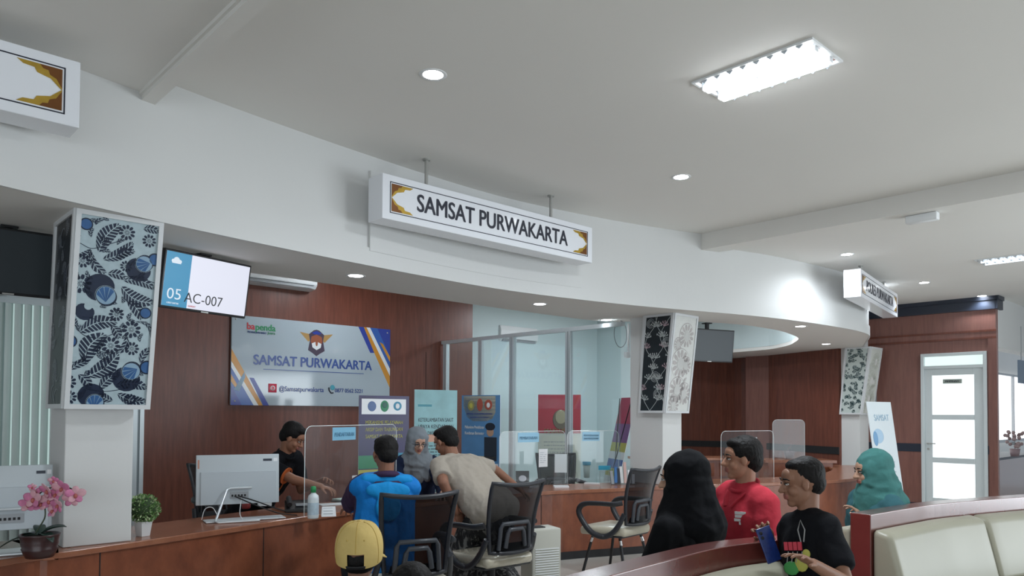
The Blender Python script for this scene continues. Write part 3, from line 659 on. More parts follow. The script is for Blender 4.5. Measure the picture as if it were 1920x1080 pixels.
for pts, mi, lay in (([(1500, 100), (1760, 100), (1760, 640)], 1, 1), ([(1580, 100), (1760, 100), (1760, 500)], 0, 2), ([(1380, 110), (1440, 110), (1570, 430), (1525, 430)], 0, 2), ([(1425, 100), (1480, 100), (1760, 700), (1760, 860)], 2, 1), ([(1462, 100), (1500, 100), (1760, 640), (1760, 720)], 3, 3), ([(1630, 310), (1668, 330), (1760, 500), (1760, 560)], 2, 4),
                     ([(-80, 300), (-80, 470), (265, 1040), (325, 1040)], 2, 1), ([(-80, 455), (-80, 520), (225, 1040), (280, 1040)], 3, 3), ([(-80, 520), (230, 1040), (-80, 1040)], 1, 2), ([(-80, 720), (90, 1040), (-80, 1040)], 0, 3), ([(165, 708), (215, 712), (395, 1040), (330, 1040)], 0, 2), ([(-80, 600), (50, 825), (30, 850), (-80, 700)], 2, 4), ([(-10, 840), (30, 780), (110, 640), (120, 700), (50, 860)], 4, 5)):
    bpoly(pts, mi, lay)
m.build('corner_graphics', [M_rblue, M_mblue, M_orange, M_pwhite, M_bpale], board)
M_tblue = mat('letter_blue', (.045, .09, .30), .2); M_red = mat('print_red', (.55, .03, .04), .3); M_green = mat('print_green', (.02, .28, .10), .3)
def btext(s_, x0, y0, x1, y1, m_, size, bold=.01, dx=0):
    a = bl(x0, y0); b = bl(x1, y1); text(s_, size, m_, board, (a[0] + b[0]) / 2, (a[1] + b[1]) / 2, -.003, abs(b[0] - a[0]), bold)
btext('SAMSAT PURWAKARTA', 208, 512, 1540, 580, M_tblue, .175, .02)
a = bl(322, 608); b = bl(1450, 670); MB().box(a[0], b[0], -.004, .001, (a[1] + b[1]) / 2 - .004, (a[1] + b[1]) / 2 + .004).build('underline', M_tblue, board)
btext('ba', 135, 130, 225, 135, M_red, .115, .02); btext('penda', 232, 145, 458, 152, M_green, .115, .02)
btext('PROVINSI JAWA BARAT', 145, 195, 355, 210, M_tblue, .035); btext('Juara', 368, 208, 455, 210, M_green, .05)
btext('@Samsatpurwakarta', 498, 835, 1000, 848, M_tblue, .088, .012); btext('0877 0562 5221', 1130, 855, 1440, 862, M_tblue, .075, .012)
a = bl(425, 826); m = MB(); m.rbox(a[0] - .055, a[0] + .055, -.006, .001, a[1] - .055, a[1] + .055, .003); m.build('camera_icon', mat('icon_pink', (.60, .04, .08), .2), board)
m = MB(); m.lathe([(.02, 0), (.03, 0), (.03, .004), (.02, .004), (.02, 0)]); me_o = m.build('icon_ring', M_pwhite, board, loc=(a[0], -.006, a[1])); me_o.rotation_euler = (pi / 2, 0, 0)
a = bl(1085, 845); m = MB(); m.tube([(a[0] - .035, -.003, a[1] + .03), (a[0] - .03, -.003, a[1] - .01), (a[0], -.003, a[1] - .045), (a[0] + .03, -.003, a[1] - .04)], .009, 8); m.build('handset_icon', M_ink, board)
m = MB(); m.ell((a[0] + .02, -.002, a[1] + .03), (.035, .003, .035)); m.build('globe_icon', mat('icon_cyan', (.05, .35, .45), .3), board)
# emblem: shield with wings
c0 = bl(920, 310)
def eb(pts, mi, y): em.xz([(c0[0] + x, c0[1] + z) for x, z in pts], y - .001, y, mi)
em = MB()
eb([(-.24, .12), (-.1, .10), (-.085, .02), (-.12, .0)], 1, -.001); eb([(.24, .12), (.1, .10), (.085, .02), (.12, .0)], 1, -.001)
eb([(-.11, .10), (-.04, .155), (0, .165), (.04, .155), (.11, .10), (.095, .02), (.12, -.11), (.05, -.15), (0, -.185), (-.05, -.15), (-.12, -.11), (-.095, .02)], 0, -.002)
eb([(-.075, .07), (0, .10), (.075, .07), (.085, .0), (.05, -.05), (0, -.08), (-.05, -.05), (-.085, .0)], 2, -.0035)
eb([(-.07, -.02), (0, .01), (.07, -.02), (.06, -.07), (0, -.105), (-.06, -.07)], 3, -.005); eb([(-.022, .05), (.022, .05), (.014, -.04), (0, -.055), (-.014, -.04)], 2, -.0065); eb([(-.07, .12), (0, .15), (.07, .12), (.03, .1), (-.03, .1)], 4, -.0035)
em.build('emblem', [mat('emblem_dark', (.05, .03, .06), .3), mat('emblem_gold', (.42, .24, .07), .3), mat('emblem_brown', (.30, .08, .03), .3), M_pwhite, M_rblue], board)
for x, z in ((.05, .05), (BW - .05, BH - .05), (.05, BH - .05), (BW - .05, .05)): MB().ell((x, -.003, z), (.011, .006, .011)).build('fixing_stud', M_steel, board)

# ================================================================== televisions
def tv(loc, rz, tilt, label, on=False, w=.71, h=.40, drop=.3):
    o = empty('television', label, 'television', loc, rz)
    T = Matrix.Rotation(radians(tilt), 4, 'X')
    m = MB(); m.rbox(-w / 2, w / 2, -.02, .02, -h / 2, h / 2, .006, M=T); m.box(-w * .3, w * .3, .015, .055, -h * .32, h * .2, M=T); m.build('casing', M_black, o)
    scr = MB(); scr.box(-w / 2 + .014, w / 2 - .014, -.0215, -.02, -h / 2 + .018, h / 2 - .014, M=T)
    if on:
        scr.build('screen', mat('screen_white', (.02, .02, .02), .3, emit=(.80, .82, .95), es=.88), o)
        MB().box(-w / 2 + .014, -w / 2 + .205, -.0225, -.021, -h / 2 + .018, h / 2 - .014, M=T).build('blue_band', mat('screen_blue', (.0, .02, .03), .3, emit=(.005, .24, .46), es=.85), o)
        tw = mat('screen_letter', (0, 0, 0), .4, emit=(.75, .85, .95), es=.9); tk = mat('screen_ink', (.03, .03, .035), .5); tr = mat('screen_red', (.1, 0, 0), .4, emit=(.6, .06, .05), es=.6)
        text('05', .105, tw, o, -w / 2 + .10, -.10, -.0235, .105, -.004, M=T); text('LOKET DAFTAR', .016, tw, o, -w / 2 + .095, -.16, -.0235, .09, .0, M=T)
        text('AC-007', .10, tk, o, -.02, -.11, -.0235, .31, -.008, M=T); text('SAMSAT', .016, tr, o, -.11, -.165, -.0235, .06, .0, M=T)
        m = MB()
        for dx, dz, r in ((-.022, 0, .016), (0, .01, .022), (.024, 0, .016)): m.ell((-w / 2 + .09 + dx, -.0235, .125 + dz), (r, .0008, r * .85), M=T)
        m.box(-w / 2 + .058, -w / 2 + .125, -.0242, -.0228, .11, .125, M=T); m.build('cloud_icon', tw, o)
    else: scr.build('screen', mat('screen_off', (.035, .045, .052), .35, spec=.3), o)
    MB().box(-.03, .03, -.0225, -.02, -h / 2 + .003, -h / 2 + .012, M=T).build('maker_plate', M_steel, o)
    m = MB(); m.box(-.02, .02, .03, .06, -.05, drop); m.box(-.045, .045, .0, .09, drop - .012, drop); m.build('ceiling_mount', M_blackm, o); return o
pA = at(305, 522, 5.0); pB = at(459, 546, 5.58); c = (pA + pB) / 2; tv(c, atan2(pB.y - pA.y, pB.x - pA.x), 9, 'lit queue television reading 05 AC-007 hanging beside the tall batik box', True, drop=ZS - c.z)
c = at(1330, 648, 9.1); tv(c, ANG * .55, 6, 'switched off television hanging right of the middle pillar', False, drop=ZS - c.z)
c = at(17, 491, 4.5); tv(c, ANG, 8, 'switched off television at the left frame edge beside the tall batik box', False, drop=ZS - c.z)

# ================================================================== air conditioners
def aircon(loc, rz, label, L=1.0):
    o = empty('air_conditioner', label, 'air conditioner', loc, rz); prof = [(0, 0), (-.16, .015), (-.205, .06), (-.215, .2), (-.19, .285), (0, .3)]
    m = MB(); vs = [(x, y, z) for x in (0, L) for y, z in prof]; n = len(prof)
    m.add(vs, [tuple(range(n)), tuple(range(2 * n - 1, n - 1, -1))] + [(i, n + i, n + (i + 1) % n, (i + 1) % n) for i in range(n)]); m.build('housing', M_white, o, bevel=.012, seg=3)
    MB().box(.06, L - .06, -.20, -.10, .018, .05).build('air_outlet', M_grey, o); MB().box(.05, L - .05, -.219, -.2, .055, .06).build('panel_seam', M_grey, o)
    return o
a = wl(581, 548); aw = WO + U * (a[0] - 1.15); aircon((aw.x, aw.y, a[1]), ANG, 'white split air conditioner on the mahogany wall behind the lit television', 1.15)
q = at(924, 642, 12.9); aircon((q.x, q.y - .05, q.z), ANG, 'white split air conditioner high on the pale back wall behind glass', .9)
# small outlet and cable by the middle pillar
q = at(1177, 665, 9.05); o = empty('cable_box', 'small white cable box with looped cable left of the middle pillar', 'cable box', q, ANG)
m = MB(); m.box(-.05, .02, -.02, .02, -.04, .03); m.box(.005, .02, -.012, .012, .03, .38); m.build('box_cover', M_white, o)
m = MB(); m.tube([(-.06 + .12 * sin(t) - .08, 0, .24 + .16 * cos(t)) for t in [k * 2 * pi / 24 for k in range(23)]], .005, 6); m.build('cable_loop', M_grey, o)

# ================================================================== standing banners and posters
def banner(name, loc, rz, label, w, h, build_face, base=True, lean=0, back=M_paper, cat='banner'):
    o = empty(name, label, cat, loc, rz); T = Matrix.Rotation(radians(lean), 4, 'X')
    MB().box(-w / 2, w / 2, 0, .006, .06, h, M=T).build('printed_sheet', back, o)
    build_face(o, w, h, T)
    if base: 
        MB().box(-w / 2 + .02, w / 2 - .02, -.03, .05, 0, .06).build('stand_foot', M_blackm, o); MB().cyl(T @ Vector((0, .02, .05)), T @ Vector((0, .02, h)), .008).build('stand_pole', M_blackm, o)
    return o
def patch(o, T, x0, x1, z0, z1, mi, name='colour_field', y=-.001): return MB().box(x0, x1, y - .001, y, z0, z1, M=T).build(name, mi, o)
def pellipse(o, T, x, z, rx, rz_, mi, name, y=-.003):
    m = MB(); m.ell((x, y, z), (rx, .0015, rz_), M=T, v=8); return m.build(name, mi, o)
def lines(o, T, x0, x1, z, n, dz, m_, seed=1, name='text_line', h=.012, y=-.003):
    random.seed(seed); m = MB()
    for k in range(n):
        x = x0; e = x1 - random.uniform(0, .25) * (x1 - x0)
        while x < e:
            l = random.uniform(.02, .06); m.box(x, min(e, x + l), y - .001, y, z - k * dz - h / 2, z - k * dz + h / 2, M=T); x += l + .012
    ob = m.build(name, m_, o); ob['kind'] = 'stuff'; return ob
M_purple = mat('print_purple', (.03, .022, .11), .35, var=.35, vscale=5); M_yel = mat('print_yellow', (.55, .52, .10), .4); M_pgreen = mat('print_bright_green', (.02, .27, .12), .4); M_pcyan = mat('print_cyan', (.05, .32, .50), .4)
def f_purple(o, w, h, T):
    patch(o, T, -w / 2, w / 2, .06, h, M_purple); patch(o, T, -w / 2 + .03, w / 2 - .04, h - .2, h - .035, M_pwhite, 'title_band', -.002)
    pellipse(o, T, -w * .25, h - .115, .05, .055, mat('crest_blue', (.12, .2, .42), .4), 'crest'); pellipse(o, T, 0, h - .112, .05, .062, M_pgreen, 'crest'); pellipse(o, T, 0, h - .10, .03, .032, mat('crest_teal', (.03, .15, .12), .4), 'crest_centre', -.0045); pellipse(o, T, w * .26, h - .11, .05, .05, M_pcyan, 'crest'); pellipse(o, T, w * .26, h - .11, .025, .03, M_pwhite, 'crest_centre', -.0045)
    for k, s_ in enumerate(('MEKANISME PELAYANAN', 'ARSIP DAN TABUNGAN', 'SAMSAT PURWAKARTA')): text(s_, .055, M_yel, o, 0, h - .29 - k * .075, -.003, w * .74, .01, M=T)
    patch(o, T, -w / 2, -w * .12, h - .78, h - .64, M_pgreen, 'colour_field', -.002); patch(o, T, -w / 2, -w * .12, h - .90, h - .79, M_yel, 'colour_field', -.002); patch(o, T, -w / 2, -w * .05, h - 1.12, h - .96, M_pgreen, 'colour_field', -.002); patch(o, T, w * .2, w / 2, h - .82, h - .62, M_pcyan, 'colour_field', -.002); text('A', .13, M_rblue, o, w * .33, h - .72, -.0035, None, .02, M=T)
def plane_item(pxl, pxr, Y0, Y1):
    a = at(pxl, 760, Y0); b = at(pxr, 760, Y1); c = (a + b) / 2; return (c.x, c.y, 0), atan2(b.y - a.y, b.x - a.x), sqrt((b.x - a.x) ** 2 + (b.y - a.y) ** 2)
l_, r_, w_ = plane_item(673, 767, 7.9, 8.25); banner('standing_banner', l_, r_, 'purple standing banner with three crests and yellow heading behind the counter', w_, at(720, 742, 8.05).z, f_purple)
def f_poster(o, w, h, T):
    mA = mat('poster_aqua', (.30, .55, .58), .4, var=.35, vscale=4); patch(o, T, -w / 2, w / 2, .06, h, mA)
    patch(o, T, -w * .42, -w * .1, h - .19, h - .165, mat('poster_teal', (.08, .32, .40), .4), 'brush_mark', -.002)
    for k, s_ in enumerate(('KETERLAMBATAN SAKIT', 'UPAYA KENDARAAN', 'YANG DIKENAKAN PAJAK')): text(s_, .062, M_ink, o, 0, h - .34 - k * .075, -.003, w * .82, .0, M=T)
    text('RP', .06, M_ink, o, -w * .36, h - .57, -.003, None, .01, M=T); patch(o, T, -w * .2, w * .4, h - .585, h - .50, mat('print_peach', (.75, .42, .30), .4), 'heading_band', -.002)
    lines(o, T, -w * .35, w * .42, h - .63, 22, .034, M_ink, 3, h=.008); patch(o, T, -w * .42, w * .42, h - .95, h - .75, M_pwhite, 'text_box', -.002)
l_, r_, w_ = plane_item(777, 857, 8.3, 8.55); banner('standing_poster', l_, r_, 'pale aqua standing poster with handwritten style heading, between two banners', w_, at(817, 731, 8.4).z, f_poster, cat='poster')
def f_police(o, w, h, T):
    patch(o, T, -w / 2, w / 2, .06, h, mat('print_sky', (.10, .26, .50), .35, var=.25, vscale=3)); 
    m = MB(); pts = [(-w * .45, h - .01), (w * .38, h - .01), (w * .38, h - .2), (w * .3, h - .27), (w * .15, h - .3), (-w * .2, h - .3), (-w * .36, h - .25), (-w * .45, h - .14)]
    m.prism(pts, .001, .002, 0, T @ Matrix.Rotation(pi / 2, 4, 'X')); m.build('title_field', mat('print_cream', (.66, .66, .56), .4), o)
    cg = mat('crest_olive', (.32, .30, .12), .4); cr = mat('crest_red', (.42, .09, .06), .4)
    pellipse(o, T, -w * .25, h - .12, .05, .06, cg, 'crest'); pellipse(o, T, -w * .25, h - .12, .025, .03, M_yel, 'crest_centre', -.0045); pellipse(o, T, -w * .02, h - .11, .042, .075, cr, 'crest'); pellipse(o, T, w * .2, h - .11, .055, .06, cr, 'crest'); pellipse(o, T, w * .2, h - .115, .025, .03, M_pwhite, 'crest_centre', -.0045)
    text('KEPOLISIAN NEGARA REPUBLIK INDONESIA', .022, M_rblue, o, -w * .03, h - .215, -.003, w * .66, .0, M=T); text('DAERAH JAWA BARAT', .02, M_rblue, o, -w * .03, h - .255, -.003, w * .5, .0, M=T)
    text('Mekanisme Pendaftaran', .05, M_pwhite, o, -w * .16, h - .37, -.003, w * .5, .01, M=T); text('Kendaraan Bermotor', .05, M_pwhite, o, -w * .16, h - .44, -.003, w * .5, .01, M=T)
    patch(o, T, -w / 2, w * .4, h - .72, h - .7, mat('print_sand', (.6, .5, .35), .4), 'stripe', -.002)
    # officer figure printed at the right
    pellipse(o, T, w * .25, h - .36, .07, .045, M_ink, 'printed_cap'); pellipse(o, T, w * .25, h - .42, .05, .055, mat('print_skin', (.5, .3, .2), .4), 'printed_face', -.002); patch(o, T, w * .1, w * .42, h - .75, h - .48, M_navy, 'printed_uniform', -.002); patch(o, T, -w * .1, w * .46, h - 1.0, h - .78, M_pwhite, 'printed_scooter', -.003)
l_, r_, w_ = plane_item(866, 938, 8.75, 8.45); banner('standing_banner', l_, r_, 'blue standing banner with cream top and three crests, right of the aqua poster', w_, at(902, 741, 8.6).z, f_police)
def f_red(o, w, h, T):
    patch(o, T, -w / 2, w / 2, h - .62, h, mat('print_crimson', (.42, .025, .045), .4, var=.15, vscale=4), 'colour_field', -.001)
    pellipse(o, T, .02, h - .4, .13, .16, mat('print_bronze', (.16, .13, .09), .4), 'printed_crest'); pellipse(o, T, .02, h - .36, .09, .11, mat('print_khaki', (.38, .34, .22), .4), 'crest_centre', -.0045)
    text('MAKLUMAT', .10, mat('print_olive', (.35, .36, .12), .4), o, 0, h - .585, -.004, w * .7, .012, M=T)
    patch(o, T, -w * .42, w * .42, h - 1.42, h - .66, mat('print_ivory', (.62, .62, .52), .45), 'text_box', -.002); lines(o, T, -w * .36, w * .36, h - .76, 12, .055, M_grey, 8, h=.012, y=-.004)
l_, r_, w_ = plane_item(1009, 1089, 12.0, 12.0); banner('standing_banner', l_, r_, 'red and cream standing banner with round crest, seen through the glass', w_, at(1049, 740, 12).z, f_red, back=mat('print_ivory_back', (.60, .62, .55), .5))
# narrow colourful x banner seen nearly edge on
def f_side(o, w, h, T):
    z = h
    for k, (m_, dz) in enumerate(((mat('print_magenta', (.5, .03, .10), .4), .35), (mat('print_violet', (.25, .10, .3), .4), .25), (M_yel, .12), (M_pwhite, .1), (M_mblue, .12), (M_yel, .1), (M_pwhite, .3), (M_red, .1), (M_pwhite, .2))): patch(o, T, -w / 2, w / 2, z - dz, z, m_, 'colour_field', -.001); z -= dz
ob = banner('x_banner', (1.14, 9.62, 0), radians(-74), 'narrow multicoloured leaning banner seen edge on, left of the middle pillar', .46, at(1107, 738, 9.6).z, f_side, lean=-13)
m = MB(); m.cyl((-.22, .05, .02), (.22, .35, 1.75), .006); m.build('cross_pole', M_blackm, ob); MB().cyl((.2, .05, .02), (-.2, .36, 1.72), .006).build('cross_pole', M_blackm, ob)
def f_white(o, w, h, T):
    patch(o, T, -w / 2, w / 2, .06, h, mat('print_snow', (.74, .80, .83), .4, var=.08, vscale=3)); pellipse(o, T, -w * .2, h - .42, .11, .09, mat('print_ice', (.45, .62, .78), .4), 'logo_mark', -.002); pellipse(o, T, -w * .33, h - .45, .05, .09, mat('print_steel_blue', (.2, .38, .6), .4), 'logo_mark', -.0035)
    text('SAMSAT', .11, mat('print_faint_blue', (.35, .5, .62), .4), o, w * .02, h - .2, -.003, w * .6, .01, M=T); lines(o, T, -w * .3, w * .34, h - .68, 5, .06, mat('print_faint_grey', (.5, .58, .62), .5), 5, h=.016); patch(o, T, -w * .3, w * .3, h - 1.02, h - .97, mat('print_straw', (.62, .62, .38), .4), 'stripe', -.002)
banner('standing_banner', (4.62, 8.95, 0), radians(33), 'tall white leaning standing banner behind the woman in teal', .52, 1.70, f_white, lean=-8)

# ================================================================== acrylic screens on the counters
def screen(pxl, pyl, pxr, pyr, h, label, sign=None, sx=None, paper=None, z=ZC, sh=None):
    a = atz(pxl, pyl, z); b = atz(pxr, pyr, z); w = sqrt((b.x - a.x) ** 2 + (b.y - a.y) ** 2)
    o = empty('acrylic_screen', label, 'acrylic screen', (a.x, a.y, z), atan2(b.y - a.y, b.x - a.x)); r = .07; pts = [(0, .001), (w, .001), (w, h - r)] + [(w - r + r * cos(t), h - r + r * sin(t)) for t in (.4, .8, 1.2, 1.57)] + [(r + r * cos(t), h - r + r * sin(t)) for t in (1.57, 2.0, 2.4, 2.8, 3.14)]
    m = MB(); n = len(pts); m.add([(x, 0, zz) for x, zz in pts], [tuple(range(n))]); m.build('sheet', M_acry, o)
    m = MB(); m.tube([(x, 0, zz) for x, zz in pts[1:] + [pts[0]]], .0028, 6); m.build('sheet_edge', M_acryedge, o)
    for x in (.12, w - .12):
        m = MB(); q = [(-.07, .001), (.07, .001), (.07, .02)] + [(.07 * cos(t), .13 * sin(t)) for t in (.5, .9, 1.3, 1.57, 1.9, 2.3, 2.7)] + [(-.07, .02)]; m.add([(x, y, zz) for y, zz in q], [tuple(range(len(q)))]); m.build('foot', M_acry, o)
    if sign:
        sw = .30 * (w / .9 if w < .9 else 1); c = sx; patch(o, Matrix.Identity(4), c - sw / 2, c + sw / 2, h - .105 - .015, h - .015, mat('label_blue', (.22, .48, .66), .3), 'sign_label', -.003)
        for k, s_ in enumerate(sign): text(s_, .045 if len(sign) == 1 else .034, mat('label_ink', (.10, .25, .38), .4), o, c, h - .075 - .035 * (k - (len(sign) - 1) / 2), -.006, sw * .84, .012)
    if paper:
        x0, x1, z0, z1 = paper; patch(o, Matrix.Identity(4), x0, x1, z0, z1, M_paper, 'notice_paper', -.002); lines(o, Matrix.Identity(4), x0 + .015, x1 - .015, z1 - .04, max(2, int((z1 - z0 - .05) / .022)), .022, mat('pale_ink', (.45, .5, .55), .5), 2, h=.006, y=-.0045)
    return o
screen(570, 969, 742, 938, .69, 'clear acrylic desk screen with PENDAFTARAN label beside the officer in black', ['PENDAFTARAN'], .47, (.58, .70, .18, .27))
screen(936, 915, 1060, 906, .60, 'clear acrylic desk screen with PEMBAYARAN label in front of the glass partition', ['PEMBAYARAN'], .40, (.55, .68, .20, .40))
screen(1063, 906, 1160, 902, .60, 'clear acrylic desk screen with two line blue label left of the brochure rack', ['PENYERAHAN', 'DAN PENGESAHAN'], .32)
screen(1352, 904, 1451, 898, .60, 'clear acrylic desk screen with pinned paper notice behind the man in red', None, None, (.40, .62, .18, .52))
screen(1449, 862, 1509, 862, .62, 'clear acrylic screen around the dark flower pot in the right office', None, None, None, .821)

# ================================================================== computers
def aio(px0, px1, pyb, D0, D1, label, z0, cable=True, flip=1):
    a = at(px0, pyb, D0); b = at(px1, pyb, D1); c = (a + b) / 2; w = (b - a).length; h = .365; rz = atan2(b.y - a.y, b.x - a.x)
    o = empty('all_in_one_computer', label, 'computer', (c.x, c.y, ZC), rz); T = Matrix.Translation((0, 0, z0)) @ Matrix.Rotation(radians(-5), 4, 'X')
    m = MB(); m.rbox(-w / 2, w / 2, 0, .022, 0, h, .005, M=T); m.build('display_shell', mat('silver_shell', (.50, .55, .58), .35), o)
    m = MB(); m.box(-w / 2 + .03, w / 2 - .02, -.012, .001, .0, h * .66, M=T); m.build('rear_cover', mat('silver_cover', (.46, .51, .545), .4), o, bevel=.004)
    MB().box(-w / 2 + .01, w / 2 - .01, .0215, .0235, .01, h - .01, M=T).build('screen', M_black, o)
    m = MB(); m.box(-.06, .07, -.016, -.011, .04, .09, M=T); m.build('port_panel', M_grey, o)
    for k in range(5): MB().box(-.05 + k * .022, -.037 + k * .022, -.018, -.015, .055, .07, M=T).build('port', M_blackm, o)
    MB().box(w * .3, w * .41, -.001, .001, h - .052, h - .035, M=T).build('spec_label', M_navy, o); MB().box(-w / 2 + .01, -w / 2 + .022, -.001, .001, h - .10, h - .035, M=T).build('side_label', mat('label_rust', (.5, .25, .18), .4), o)
    m = MB(); m.box(w * .43, w * .48, -.0012, .0, h - .055, h - .03, M=T); m.build('sticker', M_paper, o)
    # bent tube stand: hinge bar, strut, floor loop
    ms = mat('silver_tube', (.70, .75, .78), .25, .4)
    m = MB(); zt = z0 + .12; m.tube([(.09, -.02, zt), (-.06, -.02, zt), (-.085, -.035, zt - .01), (-.16, -.13, .035), (-.17, -.15, .015), (-.15, -.17, .009), (.13, -.17, .009)], .009, 10); m.build('stand', ms, o)
    m = MB(); m.box(-.24, .32 if cable else .08, -.12, .03, .003, .012, M=Matrix.Rotation(.08, 4, 'Z')); m.build('keyboard_tray', mat('tray_white', (.66, .70, .72), .35), o, bevel=.003)
    if cable:
        for k, pts in enumerate((((.0, -.02, z0 + .06), (.12, -.06, z0 + .02), (.3, -.04, .06), (.46, .02, .03)), ((-.03, -.02, z0 + .06), (.1, -.08, z0 - .0), (.28, -.07, .04), (.42, -.03, .012)))): MB().tube(spline(pts, 5), .005, 6).build('cable', M_blackm, o)
        MB().tube(spline([(.02, -.02, z0 + .055), (.0, -.1, .06), (.02, -.1, .012)], 5), .003, 6).build('cable', M_white, o); MB().tube(spline([(-.25, .0, .012), (-.23, -.02, .09), (-.18, -.03, .1), (-.14, -.04, .03)], 5), .003, 6).build('cable', M_white, o)
    return o
aio(367, 523, 947, 5.42, 5.68, 'silver all-in-one computer seen from behind beside the officer in black', .115)
aio(-66, 97, 985, 4.14, 4.36, 'silver all-in-one computer cut off by the left edge behind the orchid', .12, False)
# dark monitor facing the grey hijab officer
q = atz(768, 925, ZC); o = empty('desktop_monitor', 'dark monitor seen from behind in front of the woman in grey hijab', 'monitor', (q.x, q.y, ZC), radians(12))
m = MB(); m.rbox(-.14, .14, 0, .03, .10, .36, .008, M=Matrix.Rotation(radians(-4), 4, 'X')); m.build('casing', M_black, o); m = MB(); m.box(-.03, .03, -.03, 0, .02, .2); m.build('neck', M_blackm, o, bevel=.004); m = MB(); m.rbox(-.1, .1, -.08, .08, 0.001, .015, .005); m.build('foot', M_blackm, o)
MB().box(.02, .05, -.002, .0, .16, .175).build('sticker', M_white, o)
# dark photo stand
q = atz(980, 909, ZC); o = empty('photo_stand', 'black upright photo stand on the counter left of the acrylic screen', 'photo stand', (q.x, q.y, ZC), radians(8)); T = Matrix.Rotation(radians(-8), 4, 'X')
MB().box(-.075, .075, 0, .01, .001, .155, M=T).build('frame', mat('dark_grey_frame', (.05, .055, .06), .3), o); pellipse(o, T, 0, .07, .045, .035, mat('photo_pale', (.6, .62, .68), .4), 'photo_print', -.001); MB().box(-.02, .02, .01, .07, 0.001, .01).build('easel', M_blackm, o)

# ================================================================== small things on the counters
q = atz(74, 1045, ZC); o = empty('potted_orchid', 'pink orchid in a dark brown ribbed pot beside the left pillar', 'potted plant', (q.x, q.y, ZC))
M_pot = mat('brown_glaze', (.045, .018, .018), .3, var=.2)
m = MB(); m.lathe([(.001, .0), (.065, .001), (.08, .03), (.088, .05), (.084, .056), (.092, .08), (.090, .088), (.097, .12), (.100, .128), (.092, .128), (.085, .115), (.001, .112)], seg=28); m.build('pot', M_pot, o)
m = MB(); m.lathe([(.086, .114), (.05, .12), (.001, .122)], seg=20); m.build('soil', mat('dark_soil', (.03, .025, .02), .9, bump=.5), o)
M_leafd = mat('orchid_leaf', (.025, .05, .04), .35); M_stem = mat('orchid_stem', (.05, .07, .04), .5)
def leaf_mesh(L, w, droop, n=8):
    m = MB(); vs = []
    for i in range(n + 1):
        t = i / n; ww = w * sin(pi * (t * .9 + .08)) ** .7; x = L * t; z = droop[0] * t - droop[1] * t * t
        vs += [(x, -ww, z + .3 * ww), (x, 0, z), (x, ww, z + .3 * ww)]
    m.add(vs, [(i * 3 + k, i * 3 + k + 1, i * 3 + k + 4, i * 3 + k + 3) for i in range(n) for k in (0, 1)], 0, True); return m
for a, L, w, d in ((2.9, .15, .03, (.04, .07)), (3.4, .2, .026, (.02, .09)), (.2, .13, .035, (.10, .06)), (.9, .12, .03, (.08, .04)), (-.5, .12, .03, (.05, .08)), (2.2, .1, .03, (.09, .05))):
    lf_ = leaf_mesh(L, w, d).build('leaf', M_leafd, o, loc=(0, 0, .12), rz=a); sd = lf_.modifiers.new('thick', 'SOLIDIFY'); sd.thickness = .002
st = [(0, 0, .12), (.0, .0, .16), (.03, .0, .19), (.035, 0, .26), (.02, 0, .33), (-.02, 0, .37), (.05, 0, .38), (.14, .0, .37), (.20, 0, .33)]
m = MB(); m.tube(spline([(-.03, 0, .12), (.0, 0, .17), (.025, 0, .22), (.02, 0, .28), (-.01, 0, .34), (.06, 0, .38), (.13, 0, .385), (.21, 0, .35)], 6), .004, 6); m.build('stem', M_stem, o)
M_petal = mat('orchid_petal', (.62, .20, .36), .5, var=.45, vscale=30); M_petal2 = mat('orchid_petal_pale', (.70, .38, .44), .5, var=.3, vscale=40); M_lip = mat('orchid_lip', (.45, .12, .10), .5)
random.seed(9)
for x, y, z, s_ in ((-.02, -.02, .32, .058), (-.06, -.01, .285, .05), (.01, .0, .285, .05), (.06, -.03, .37, .055), (.05, .0, .31, .055), (.10, -.02, .34, .05), (.13, -.02, .38, .055), (.12, -.03, .29, .05), (.09, -.02, .255, .045), (.20, -.02, .345, .055), (.17, .0, .32, .05), (-.045, 0, .38, .025), (-.01, -.01, .35, .03), (.075, -.01, .42, .03)):
    m = MB(); R0 = Matrix.Translation((x, y, z)) @ Euler((random.uniform(-.5, .5), 0, random.uniform(-.6, .6))).to_matrix().to_4x4() @ Matrix.Rotation(pi / 2, 4, 'X')
    for k in range(5):
        a = 2 * pi * k / 5 + pi / 2; big = 1.0 if k in (1, 4) else .8
        m.ell((s_ * .5, 0, .006), (s_ * .55 * big, s_ * .42 * big, .004), M=R0 @ Matrix.Rotation(a, 4, 'Z') @ Matrix.Rotation(-.25, 4, 'Y'), u=10, v=6, mi=0 if (k + int(x * 100)) % 2 else 1)
    m.ell((0, -s_ * .15, .014), (s_ * .18, s_ * .25, .01), M=R0, u=8, v=6, mi=2); m.build('blossom', [M_petal, M_petal2, M_lip], o)
q = atz(268, 1005, ZC); o = empty('topiary_plant', 'round green topiary ball in a small white pot right of the left pillar', 'potted plant', (q.x, q.y, ZC))
m = MB(); m.lathe([(.001, .001), (.040, .001), (.054, .09), (.056, .095), (.048, .095), (.046, .085), (.001, .085)], seg=4, smooth=False); pot = m.build('pot', mat('white_ceramic', (.72, .74, .75), .4), o, rz=.3)
random.seed(21); core = MB(); core.ell((0, 0, .175), (.078, .078, .072)); core.build('foliage_core', mat('foliage_dark', (.03, .06, .02), .8), o)
m = MB()
